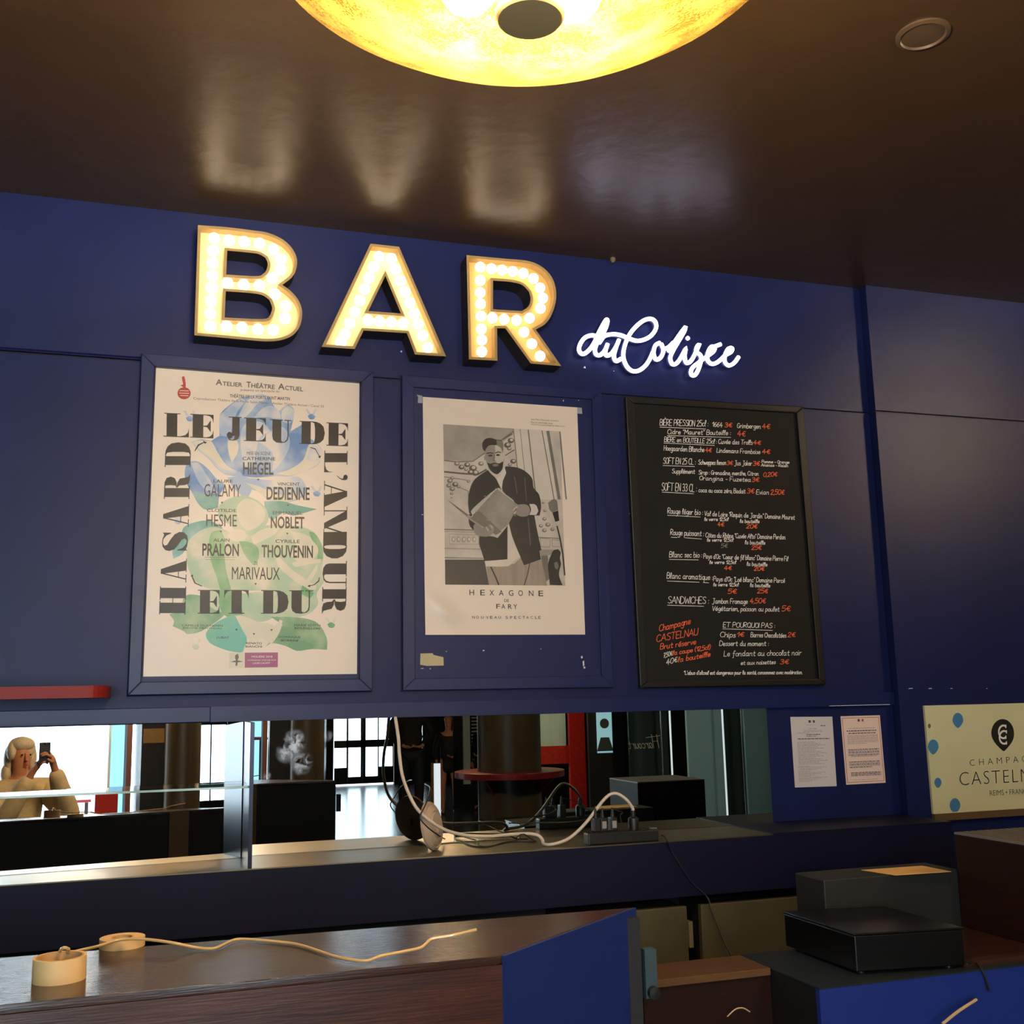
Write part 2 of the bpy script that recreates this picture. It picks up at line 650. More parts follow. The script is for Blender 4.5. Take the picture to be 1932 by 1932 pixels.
# the far doors
YD = -14.6
b = MB()
dl, dr = 3.44, 4.72
b.box((3.2, YD - 0.1, 0), (dl, YD, CZ))
b.box((dr, YD - 0.1, 0), (5.28, YD, CZ))
b.box((5.34, YD - 0.1, 0), (9.0, YD, CZ))
b.box((dl, YD - 0.1, 2.5), (dr, YD, CZ))
struct(b.build('wall_lobby_far', DARKW))
DOORM = mat('dark_door_frame', (36, 44, 46), rough=0.4)
def leafx(px): return mirY(px, 1420, YD, 'B').x
def leafz(px, py): return mirY(px, py, YD, 'B').z
zu, zl0, zl1, zs = leafz(690, 1396), leafz(690, 1410), leafz(690, 1465), leafz(645, 1449)
door = struct(MB().box((dl, YD - 0.06, 0.02), (dr, YD - 0.045, 0.03)).build('door_1', DOORM))
for nm, a, c, lows in (('sidelight', leafx(631), leafx(656.2), zs), ('door_leaf', leafx(656.4), leafx(684.5), zl1),
                       ('door_leaf', leafx(684.7), leafx(714.5), zl1), ('sidelight', leafx(714.7), leafx(743), zs)):
    bb = MB()
    e = 0.022 if nm == 'sidelight' else 0.04
    x0, x1 = a + e * 0.35, c - e
    if nm == 'door_leaf' and a > leafx(680):
        x0, x1 = a + e * 1.6, c - e * 0.4
    for (q0, q1) in ((0.03, lows), (zu, zl0), (2.42, 2.5)):
        bb.box((a, YD - 0.06, q0), (c, YD - 0.02, q1))
    bb.box((a, YD - 0.06, lows), (x0, YD - 0.02, 2.42))
    bb.box((x1, YD - 0.06, lows), (c, YD - 0.02, 2.42))
    lf = bb.build(nm, DOORM, door)
    gg = MB()
    gg.box((x0, YD - 0.045, lows), (x1, YD - 0.04, zu))
    gg.box((x0, YD - 0.045, zl0), (x1, YD - 0.04, 2.42))
    gg.build('pane', MATS['window_glass'], lf)

# partition on the right of the lobby (seen only in the dark mirror)
YP = -9.0
b = MB()
b.box((4.62, YP - 0.1, 0), (9.0, YP, CZ))
struct(b.build('wall_partition', mat('black_partition', (20, 22, 26), rough=0.5)))


def panel_on_partition(name, x0, x1, zr, m, label, cat, y=YP):
    bb = MB()
    p, q = mirY(x0, 1400, y, 'C'), mirY(x1, 1400, y, 'C')
    bb.box((p.x, y, zr[0]), (q.x, y + 0.03, zr[1]))
    return tag(bb.build(name, m), label, cat)


TEAL = mat('pale_teal_panel', (196, 226, 226), rough=0.5, var=0.05, vscale=4, stretch=(8, 1, 1))
LITE = mat('pale_curtain', (226, 240, 246), rough=0.6)  # one even pale tone
panel_on_partition('hanging_curtain', 873, 886, (0.35, 2.3), LITE, 'narrow pale curtain strip beside the louvred screen', 'curtain')
# louvred screen: frame and slats
p, q = mirY(886, 1400, YP, 'C'), mirY(906, 1400, YP, 'C')
lv = thing('louvre_screen', 'screen of white horizontal slats behind the dark haired person', 'screen', (p.x, YP, 0))
b = MB()
b.box((p.x, YP, 0.3), (p.x + 0.02, YP + 0.05, 2.3))
b.box((q.x - 0.02, YP, 0.3), (q.x, YP + 0.05, 2.3))
b.build('frame', DARKW, lv)
b = MB()
for k in range(26):
    z = 0.85 + k * 0.055
    b.box((p.x + 0.02, YP + 0.01, z), (q.x - 0.02, YP + 0.04, z + 0.016))
b.build('slats', mat('white_slat', (232, 240, 244), rough=0.5, emit=None), lv)

# red booth: posts, rail, pale pane
REDP = mat('red_painted_wood', (190, 40, 30), rough=0.5, var=0.2, vscale=30)
yb_ = -3.6
p = mirY(1030, 1380, yb_, 'C')
booth = thing('red_screen', 'red framed screen with a pale pane behind the round red table', 'screen', (p.x, yb_, 0))
c0, c1 = mirY(1075, 1400, yb_, 'C'), mirY(1104, 1400, yb_, 'C')
b = MB()
b.box((c0.x, yb_ - 0.06, 0), (c1.x, yb_, 2.6))
b.build('post', REDP, booth)
r0, r1 = mirY(1033, 1408, yb_, 'C'), mirY(1080, 1440, yb_, 'C')
b = MB()
b.box((r0.x - 0.5, yb_ - 0.05, r1.z), (c0.x, yb_ - 0.01, r0.z))
b.build('rail', REDP, booth)
b = MB()
b.box((r0.x - 0.5, yb_ - 0.035, r0.z), (mirY(1069, 1380, yb_, 'C').x, yb_ - 0.025, 2.6))
b.build('pane', TEAL, booth)

# lit portrait poster, glass and the dark script panel beyond
yq = -3.0
a0, a1 = mirY(1126, 1350, yq, 'C'), mirY(1157, 1420, yq, 'C')
ps = thing('backlit_poster', 'backlit pale blue portrait poster seen between the red post and the script panel', 'poster', (a0.x, yq, a1.z))
b = MB()
b.box((a0.x - 0.10, yq - 0.06, 0.0), (a1.x + 0.14, yq - 0.02, 2.7))
b.build('dark_backing', DARKW, ps)
b = MB()
b.box((a0.x, yq - 0.02, a1.z), (a1.x, yq - 0.01, a0.z + 0.05))
b.build('lit_sheet', mat('backlit_sheet', (120, 150, 158), rough=0.5, emit=(170, 214, 224), estr=0.8), ps)
b = MB()
cxp = (a0.x + a1.x) / 2
b.lathe([(0.0, 0.0), (0.055, 0.0005), (0.055, 0.004), (0, 0.0045)], (cxp, yq - 0.01, a0.z - 0.09), 20, 0, (0, 1, 0))
b.prism([(cxp - 0.1, yq - 0.010, a1.z + 0.02), (cxp + 0.1, yq - 0.010, a1.z + 0.02), (cxp + 0.05, yq - 0.010, a1.z + 0.17), (cxp - 0.05, yq - 0.010, a1.z + 0.17)], (0, 0.004, 0))
b.build('portrait', mat('portrait_grey', (70, 84, 92), rough=0.6), ps)

DK = mat('dark_green_glass', (48, 64, 64), rough=0.25)
ypn = -2.6
h0, h1 = mirY(1195, 1400, ypn, 'C'), mirY(1248, 1400, ypn, 'C')
hp = thing('script_panel', 'dark glossy panel lettered in thin white script, mirrored on the right', 'panel', (h0.x, ypn, 0))
b = MB()
b.box((h0.x - 0.05, ypn - 0.03, 0), (h1.x + 0.08, ypn, 2.8))
b.build('panel', DK, hp)


def pole(px, w, m, y, label, name='metal_edge_strip'):
    c = mirY(px, 1450, y, 'C')
    bb = MB()
    bb.tube([(c.x, y, 0.0), (c.x, y, 2.9)], w, 10)
    return tag(bb.build(name, m, smooth=True), label, 'strip')


CHROME = mat('chrome', (215, 222, 226), rough=0.12, metal=1.0)
WHITE_LIT = mat('white_glow_edge', (230, 238, 244), rough=0.4, emit=(235, 244, 255), estr=0.9)  # glow of the stand; on the metal edges it paints their shine
pole(1250, 0.012, CHROME, -2.45, 'slim chrome pole right of the script panel')
pole(1268, 0.010, WHITE_LIT, -2.2, 'shiny vertical pole between dark panels, its shine painted as a white glow')  # no lamp: emission paints the pole's shine
pole(1368, 0.010, WHITE_LIT, -2.0, 'bright vertical metal edge between the two grey blue panels, shine painted as glow')
pole(1404, 0.012, CHROME, -1.9, 'chrome edge nearest the right end of the mirror')
GB = mat('grey_blue_lacquer', (160, 206, 230), rough=0.35)
for (x0, x1, y, lab, m) in ((1300, 1366, -2.3, 'grey blue lacquer panel left of the bright vertical edge', GB),
                            (1409, 1500, -2.2, 'darker grey blue panel at the right end of the mirror', mat('grey_blue_dark', (124, 172, 200), rough=0.35)),
                            (1371, 1400, -2.3, 'narrow dark green panel with a small door handle', DK)):
    p, q = mirY(x0, 1450, y, 'C'), mirY(x1, 1450, y, 'C')
    b = MB()
    b.box((p.x, y - 0.04, 0), (q.x, y, 2.9))
    tag(b.build('wall_panel', m), lab, 'panel')

# slender column next to the pier and the stout column with the round red table
COLM = mat('bronze_column', (74, 64, 44), rough=0.35, var=0.05)
b = MB()
b.lathe([(0.158, 0), (0.158, CZ)], (1.315, -2.05, 0), 40)
tag(b.build('bronze_column', COLM, smooth=True), 'slender bronze brown column beside the dark pier', 'column')
b = MB()
b.lathe([(0.29, 0), (0.29, CZ)], (3.08, -1.2, 0), 48)
tag(b.build('bronze_column', COLM, smooth=True), 'stout bronze column standing inside the round red table', 'column')
rt = thing('round_table', 'round red topped standing table fitted about the stout column', 'table', (3.08, -1.2, 0))
b = MB()
b.lathe([(0.295, 1.005), (0.50, 1.005), (0.50, 1.06), (0.295, 1.06)], (3.08, -1.2, 0), 56, close=True)
b.build('tabletop', mat('red_laminate', (128, 30, 32), rough=0.35), rt, bevel=0.004)
for k in range(4):
    an = math.pi / 4 + k * math.pi / 2
    c, s = math.cos(an), math.sin(an)
    b = MB()
    b.prism([(3.08 + c * 0.293, -1.2 + s * 0.293, 0.86), (3.08 + c * 0.293, -1.2 + s * 0.293, 1.005), (3.08 + c * 0.46, -1.2 + s * 0.46, 1.005)], (-s * 0.02, c * 0.02, 0))
    b.build('bracket', MATS['red_laminate'], rt)
# ------------------------------------------------------------------ gold bowl pendant
LC = Vector((0.535, 1.50, 2.80))     # lowest point of the bowl
def gold_shade():
    m = bpy.data.materials.new('gold_leaf_shade')
    m.use_nodes = True
    nt = m.node_tree
    b = nt.nodes['Principled BSDF']
    out = nt.nodes['Material Output']
    tc = nt.nodes.new('ShaderNodeTexCoord')
    nz = nt.nodes.new('ShaderNodeTexNoise')
    nz.inputs['Scale'].default_value = 210
    nz.inputs['Detail'].default_value = 3
    nt.links.new(tc.outputs['Object'], nz.inputs['Vector'])
    n2 = nt.nodes.new('ShaderNodeTexNoise')
    n2.inputs['Scale'].default_value = 16
    n2.inputs['Detail'].default_value = 6
    nt.links.new(tc.outputs['Object'], n2.inputs['Vector'])
    ad = nt.nodes.new('ShaderNodeMath')
    ad.operation = 'ADD'
    nt.links.new(nz.outputs['Fac'], ad.inputs[0])
    nt.links.new(n2.outputs['Fac'], ad.inputs[1])
    rp = nt.nodes.new('ShaderNodeValToRGB')
    rp.color_ramp.elements[0].position = 0.42
    rp.color_ramp.elements[0].color = (0.13, 0.066, 0.008, 1)
    rp.color_ramp.elements[1].position = 0.60
    rp.color_ramp.elements[1].color = (0.48, 0.29, 0.05, 1)
    hv = nt.nodes.new('ShaderNodeMath')
    hv.operation = 'MULTIPLY'
    hv.inputs[1].default_value = 0.5
    nt.links.new(ad.outputs[0], hv.inputs[0])
    nt.links.new(hv.outputs[0], rp.inputs[0])
    tl = nt.nodes.new('ShaderNodeBsdfTranslucent')
    nt.links.new(rp.outputs[0], tl.inputs[0])
    nt.links.new(rp.outputs[0], b.inputs['Base Color'])
    b.inputs['Roughness'].default_value = 0.4
    bp = nt.nodes.new('ShaderNodeBump')
    bp.inputs['Strength'].default_value = 0.5
    bp.inputs['Distance'].default_value = 0.004
    nt.links.new(nz.outputs['Fac'], bp.inputs['Height'])
    nt.links.new(bp.outputs[0], b.inputs['Normal'])
    nt.links.new(bp.outputs[0], tl.inputs['Normal'])
    mx = nt.nodes.new('ShaderNodeMixShader')
    mx.inputs[0].default_value = 0.30
    nt.links.new(b.outputs[0], mx.inputs[1])
    nt.links.new(tl.outputs[0], mx.inputs[2])
    tp = nt.nodes.new('ShaderNodeBsdfTransparent')
    tp.inputs[0].default_value = (1.0, 0.93, 0.80, 1)
    m2 = nt.nodes.new('ShaderNodeMixShader')
    m2.inputs[0].default_value = 0.35
    nt.links.new(mx.outputs[0], m2.inputs[1])
    nt.links.new(tp.outputs[0], m2.inputs[2])
    nt.links.new(m2.outputs[0], out.inputs[0])
    return m


SHADE = gold_shade()
BULBLIT = mat('lamp_bulb_glass', (255, 240, 220), emit=(255, 230, 198), estr=760.0)
RB, HB = 0.452, 0.155


def pendant(LC, label):
    lamp = thing('pendant_lamp', label, 'lamp', LC, 'gold bowl pendants')
    prof = []
    for k in range(15):
        t = k / 14
        prof.append((0.05 + (RB - 0.05) * t, HB * (1 - math.cos(math.pi / 2 * t ** 1.25)) ** 0.95))
    b = MB()
    b.lathe(prof, LC, 96)
    b.f, b.m = b.f[:-2], b.m[:-2]
    sh = b.build('lamp_shade', SHADE, lamp, smooth=True)
    b = MB()
    b.lathe([(0, -0.012), (0.052, -0.010), (0.057, -0.004), (0.057, 0.004), (0, 0.006)], LC, 48)
    b.build('finial', mat('bronze_finial', (236, 200, 136), rough=0.7), lamp, smooth=True)
    b = MB()
    b.tube([LC + Vector((0, 0, 0.0)), LC + Vector((0, 0, CZ - LC.z))], 0.009, 12)
    b.build('rod', mat('brass_rod', (120, 90, 40), rough=0.3, metal=1.0), lamp, smooth=True)
    b = MB()
    b.lathe([(0.07, CZ - LC.z - 0.03), (0.07, CZ - LC.z)], LC, 32)
    b.build('ceiling_rose', MATS['brass_rod'], lamp, smooth=True)
    for k in range(4):
        an = k * math.pi / 2 + 0.6
        b = MB()
        b.ball(LC + Vector((math.cos(an) * 0.13, math.sin(an) * 0.13, 0.115)), 0.052, seg=14, rings=9)
        b.build('bulb', BULBLIT, lamp, smooth=True)


pendant(LC, 'gold leaf bowl pendant lamp glowing under the dark ceiling in front of the bar')
pendant(Vector((0.48, -2.5, 2.50)), 'gold bowl pendant behind the photographer, towards the street window')
pendant(Vector((5.15, 2.0, 3.26)), 'gold bowl pendant out to the right, over the far end of the bar')
pendant(Vector((2.80, -2.5, 2.50)), 'gold bowl pendant behind the photographer, towards the lobby')

# ceiling fittings
b = MB()
c = ZP(1741, 64, CZ)
b.lathe([(0.078, 0.0), (0.078, -0.006), (0.066, -0.010), (0.062, -0.004), (0.0, -0.010)], (c.x, c.y, CZ), 40)
tag(b.build('ceiling_vent', mat('brown_fitting', (74, 58, 42), rough=0.5), smooth=True), 'round brown fitting set flush in the ceiling', 'vent')
b = MB()
c = ZP(1156, 487, CZ)
b.lathe([(0.012, 0), (0.012, -0.012), (0.006, -0.02), (0, -0.022)], (c.x, c.y, CZ), 16)
tag(b.build('ceiling_stud', mat('dull_steel', (96, 84, 66), rough=0.6), smooth=True), 'tiny metal stud on the ceiling above the R', 'stud')

# ------------------------------------------------------------------ BAR marquee letters
GOLD = mat('gold_letter_rim', (160, 134, 84), rough=0.4, var=0.08, vscale=40)
LSIDE = mat('letter_side_black', (34, 29, 24), rough=0.5)
CREAMIN = mat('letter_inside_cream', (232, 204, 148), rough=0.5)
LBULB = mat('frosted_bulb', (255, 250, 240), emit=(255, 240, 212), estr=2.8)
YLF = YW - 0.10


def marquee(letter, tr, outer, holes, bulbs, label, inside=None):
    out = [W(*tr(*p), YLF) for p in outer]
    hol = [[W(*tr(*p), YLF) for p in h] for h in holes]
    o2 = catmull([(p.x, p.z) for p in out], 5)
    h2 = [catmull([(p.x, p.z) for p in h], 5) for h in hol]
    t = thing('marquee_letter', label, 'letter', (sum(p.x for p in o2) / len(o2), YW, min(p.y for p in o2)), 'illuminated letters over the bar')
    RIM = 0.011

    def wall(loop, d):
        inn = offset_poly(loop, d)
        n = len(loop)
        bs, br = MB(), MB()
        V = [(p[0], YLF, p[1]) for p in loop] + [(p[0], YW, p[1]) for p in loop]
        bs.add(V, [(i, (i + 1) % n, (i + 1) % n + n, i + n) for i in range(n)])
        V = [(p[0], YLF, p[1]) for p in loop] + [(p[0], YLF, p[1]) for p in inn] + [(p[0], YW - 0.055, p[1]) for p in inn]
        F = [(i, (i + 1) % n, (i + 1) % n + n, i + n) for i in range(n)] + [(i + n, (i + 1) % n + n, (i + 1) % n + 2 * n, i + 2 * n) for i in range(n)]
        br.add(V, F)
        return inn, bs, br
    sides, rims = MB(), MB()
    inn, bs, br = wall(o2, RIM)
    sides.add(bs.v, bs.f)
    rims.add(br.v, br.f)
    hin = []
    for h in h2:
        i2, bs, br = wall(h, -RIM)
        hin.append(i2)
        sides.add(bs.v, bs.f)
        rims.add(br.v, br.f)
    sides.build('casing', LSIDE, t)
    rims.build('rim', GOLD, t)
    b = MB()
    b.flat([[(p[0], YW - 0.055, p[1]) for p in inn]] + [[(p[0], YW - 0.055, p[1]) for p in h] for h in hin])
    b.build('back_plate', inside or CREAMIN, t)
    first = None
    for (x, y) in bulbs:
        c = W(*tr(x, y), YLF + 0.018)
        if first is None:
            bb = MB()
            bb.ball((0, 0, 0), 0.0225, seg=14, rings=10)
            first = bb.build('bulb', LBULB, t, smooth=True)
            o = first
        else:
            o = first.copy()
            COL.objects.link(o)
        o.location = c
    return t


marquee('B', z7,
        [(120, 88), (320, 103), (500, 125), (575, 136), (645, 160), (710, 198), (760, 252), (788, 318), (782, 388), (755, 440), (690, 492),
         (740, 528), (792, 585), (820, 650), (822, 712), (806, 775), (765, 828), (700, 860), (620, 873), (520, 870), (300, 850), (95, 832)],
        [[(318, 260), (470, 275), (530, 284), (575, 310), (590, 347), (583, 388), (558, 418), (510, 433), (310, 422)],
         [(308, 535), (480, 548), (555, 562), (602, 594), (621, 648), (608, 695), (560, 722), (300, 712)]],
        [(228, 178), (222, 262), (218, 345), (215, 430), (211, 515), (208, 600), (205, 685), (203, 772), (330, 192), (432, 202), (535, 213), (630, 252),
         (682, 318), (678, 388), (622, 446), (320, 482), (428, 492), (535, 497), (640, 555), (713, 635), (708, 718), (628, 797), (525, 792), (418, 782), (313, 772)],
        'lit letter B with gold rim and round bulbs, left of the A')
marquee('A', z7,
        [(1285, 213), (1478, 235), (1795, 975), (1585, 962), (1530, 818), (1238, 800), (1178, 925), (955, 910)],
        [[(1385, 432), (1490, 685), (1270, 668)]],
        [(1342, 302), (1305, 372), (1275, 445), (1245, 520), (1212, 598), (1180, 675), (1145, 750), (1112, 825), (1085, 880), (1425, 315), (1455, 388), (1488, 465),
         (1518, 540), (1550, 612), (1580, 685), (1608, 758), (1638, 835), (1672, 915), (1268, 730), (1345, 738), (1425, 745), (1505, 752)],
        'lit letter A with gold rim and round bulbs, middle of the three')
marquee('R', z8,
        [(102, 72), (350, 95), (480, 107), (560, 132), (630, 188), (668, 262), (676, 350), (652, 440), (610, 508), (545, 548), (708, 782), (512, 765),
         (350, 540), (298, 540), (300, 748), (118, 738)],
        [[(272, 235), (390, 245), (460, 265), (502, 308), (512, 355), (496, 402), (455, 430), (272, 418)]],
        [(190, 150), (262, 160), (330, 168), (398, 177), (465, 190), (530, 222), (572, 283), (590, 348), (575, 413), (505, 475), (422, 490), (343, 483),
         (268, 475), (190, 235), (190, 313), (192, 385), (195, 463), (197, 545), (200, 615), (200, 690), (470, 565), (520, 640), (573, 718)],
        'lit letter R with gold rim and round bulbs, beside the white script', mat('letter_inside_gold', (206, 160, 92), rough=0.5))

# ------------------------------------------------------------------ neon script
NEON = mat('white_neon_tube', (240, 240, 255), emit=(222, 222, 255), estr=3.2)
NEON_BACK = mat('neon_backing', (40, 44, 84), rough=0.5)
neon = thing('neon_sign', 'glowing white script neon sign to the right of the lit R', 'sign', W(1240, 660, YW))
strokes = [
    [(945, 597), (905, 585), (860, 600), (830, 640), (822, 680), (845, 705), (880, 685), (915, 640), (950, 565), (985, 500), (1000, 484), (1003, 505), (985, 555), (945, 620), (925, 670),
     (930, 705), (955, 712), (985, 685), (1005, 640)],
    [(950, 635), (985, 590), (1040, 578), (1090, 585), (1140, 605), (1190, 620), (1240, 612), (1285, 585), (1314, 540), (1310, 500), (1282, 480), (1240, 488), (1190, 525), (1145, 580),
     (1115, 650), (1105, 720), (1125, 780), (1160, 812), (1200, 812), (1240, 785), (1270, 745), (1295, 690)],
    [(1005, 640), (990, 690), (1000, 715), (1030, 700), (1060, 655), (1078, 612), (1058, 665), (1045, 720), (1060, 750), (1090, 735)],
    [(1340, 632), (1310, 650), (1298, 700), (1315, 740), (1345, 725), (1362, 680), (1345, 635), (1365, 670), (1395, 660), (1425, 630)],
    [(1395, 690), (1425, 640), (1465, 580), (1495, 540), (1503, 530), (1495, 560), (1460, 620), (1425, 680), (1405, 730), (1420, 770), (1450, 760), (1480, 715), (1505, 665), (1497, 720), (1510, 762),
     (1540, 745), (1570, 690), (1592, 640), (1575, 660), (1572, 690), (1600, 715), (1600, 755), (1580, 815), (1558, 842), (1538, 832), (1545, 795), (1585, 760), (1640, 720), (1680, 690), (1690, 662),
     (1665, 660), (1645, 700), (1645, 745), (1672, 768), (1710, 755), (1755, 715), (1795, 690), (1800, 668), (1775, 672), (1755, 715), (1755, 755), (1780, 778), (1815, 760), (1843, 722)],
    [(1512, 608), (1522, 600)],
    [(1692, 655), (1728, 642)],
]
b, bk = MB(), MB()
for s in strokes:
    pts = [W(*z8(*p), YW - 0.045) for p in s]
    sm = catmull(pts, 5, closed=False, corner=150)
    b.tube(sm, 0.0092, 10)
    bk.tube([p + Vector((0, 0.022, 0)) for p in sm], 0.0085, 8)
b.build('tube', NEON, neon, smooth=True)
bk.build('backing', NEON_BACK, neon, smooth=True)
for (x, y) in ((860, 690), (1120, 770), (1420, 760), (1780, 770)):
    p = W(*z8(x, y), YW - 0.02)
    b = MB()
    b.tube([p, p + Vector((0, 0.02, 0))], 0.004, 8)
    b.build('standoff', NEON_BACK, neon)

# ------------------------------------------------------------------ poster frames
def frame(name, label, outer, inner, Yf, m, mb_mat, Yp, rail_name='rail', bevel=0.002, cat='frame'):
    O = [W(*p, Yf) for p in outer]
    I = [W(*p, Yf) for p in inner]
    t = thing(name, label, cat, ((O[2].x + O[3].x) / 2, YW, O[3].z))
    for k in range(4):
        j = (k + 1) % 4
        g = (O[j] - O[k]).normalized() * 0.0012
        bb = MB()
        bb.prism([O[k] + g * .3, O[j] - g * .3, I[j] - g * .3, I[k] + g * .3], (0, YW - Yf, 0))
        bb.build(rail_name, m, t, bevel=bevel)
    bb = MB()
    bb.prism([Vector((p.x, Yp, p.z)) for p in I], (0, YW - Yp, 0))
    bb.build('back_panel', mb_mat, t)
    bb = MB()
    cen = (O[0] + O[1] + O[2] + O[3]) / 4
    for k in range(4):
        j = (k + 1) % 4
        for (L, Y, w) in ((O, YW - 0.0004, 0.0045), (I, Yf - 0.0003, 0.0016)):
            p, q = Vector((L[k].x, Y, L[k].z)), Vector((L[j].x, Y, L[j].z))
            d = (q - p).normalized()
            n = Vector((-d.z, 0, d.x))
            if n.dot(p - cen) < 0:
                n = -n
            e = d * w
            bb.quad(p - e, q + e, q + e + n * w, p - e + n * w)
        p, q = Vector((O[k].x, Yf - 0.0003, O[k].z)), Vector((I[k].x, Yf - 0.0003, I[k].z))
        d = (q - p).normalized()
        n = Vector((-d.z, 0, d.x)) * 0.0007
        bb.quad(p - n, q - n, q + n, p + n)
    bb.build('joint_shadow_lines', GROOVE_SHADE, t, fix=False)  # flat dark strips: rail joints plus a painted shadow gap around the frame
    return t


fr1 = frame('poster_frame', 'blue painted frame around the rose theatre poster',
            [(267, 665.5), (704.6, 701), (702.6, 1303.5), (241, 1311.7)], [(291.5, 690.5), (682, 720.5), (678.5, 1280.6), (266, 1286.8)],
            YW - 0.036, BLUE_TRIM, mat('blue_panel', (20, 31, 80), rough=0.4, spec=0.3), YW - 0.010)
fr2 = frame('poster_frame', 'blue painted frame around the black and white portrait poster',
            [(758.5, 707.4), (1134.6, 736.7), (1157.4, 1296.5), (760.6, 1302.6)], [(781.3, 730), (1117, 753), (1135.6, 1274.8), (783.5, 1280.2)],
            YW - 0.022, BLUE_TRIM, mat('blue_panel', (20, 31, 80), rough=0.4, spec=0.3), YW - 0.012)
# left-over tape and chipped paint on the second frame's panel
YT = YW - 0.0135
def patch(name, m, pts, par, Y=YT):
    bb = MB()
    bb.prism([W(*p, Y) for p in pts], (0, 0.001, 0))
    return bb.build(name, m, par)
o = patch('tape_patch', mat('yellowed_tape', (176, 168, 128), rough=0.4), [z4(245, 1118), z4(350, 1115), z4(360, 1130), z4(445, 1150), z4(447, 1222), z4(300, 1225), z4(243, 1215)], fr2)
o['label'] = 'yellowed tape patch'
o = patch('tape_scrap', mat('grey_tape', (150, 154, 168), rough=0.4), [z3(1600, 362), z3(1645, 365), z3(1650, 418), z3(1608, 415)], fr2)
o['label'] = 'grey tape scrap'
o = patch('tape_scrap', MATS['grey_tape'], [z3(212, 250), z3(262, 262), z3(262, 325), z3(222, 322), z3(225, 270)], fr2)
o['label'] = 'torn grey tape scrap'
for (zz, x, y, w, h) in ((z4, 1645, 1150, 9, 12), (z4, 1660, 1205, 8, 28), (z4, 1668, 1240, 9, 10), (z4, 793, 1092, 9, 6), (z4, 470, 1100, 8, 3), (z4, 1290, 1078, 4, 4), (z4, 260, 1248, 14, 3), (z3, 1485, 303, 5, 8), (z3, 1618, 300, 5, 4), (z3, 262, 1293, 9, 3), (z4, 330, 1250, 6, 5)):
    bb = MB()
    bb.flat([[W(*zz(x - w, y - h * .6), YT), W(*zz(x + w * .6, y - h), YT), W(*zz(x + w, y + h * .5), YT), W(*zz(x - w * .4, y + h), YT)]])
    bb.build('paint_chip', SCUFF, fr2)

# ------------------------------------------------------------------ fat-face display letters of the rose poster
def _arc(cx, cy, rx, ry, a0, a1, n=10):
    return [(cx + rx * math.cos(math.radians(a0 + (a1 - a0) * k / n)), cy + ry * math.sin(math.radians(a0 + (a1 - a0) * k / n))) for k in range(n + 1)]


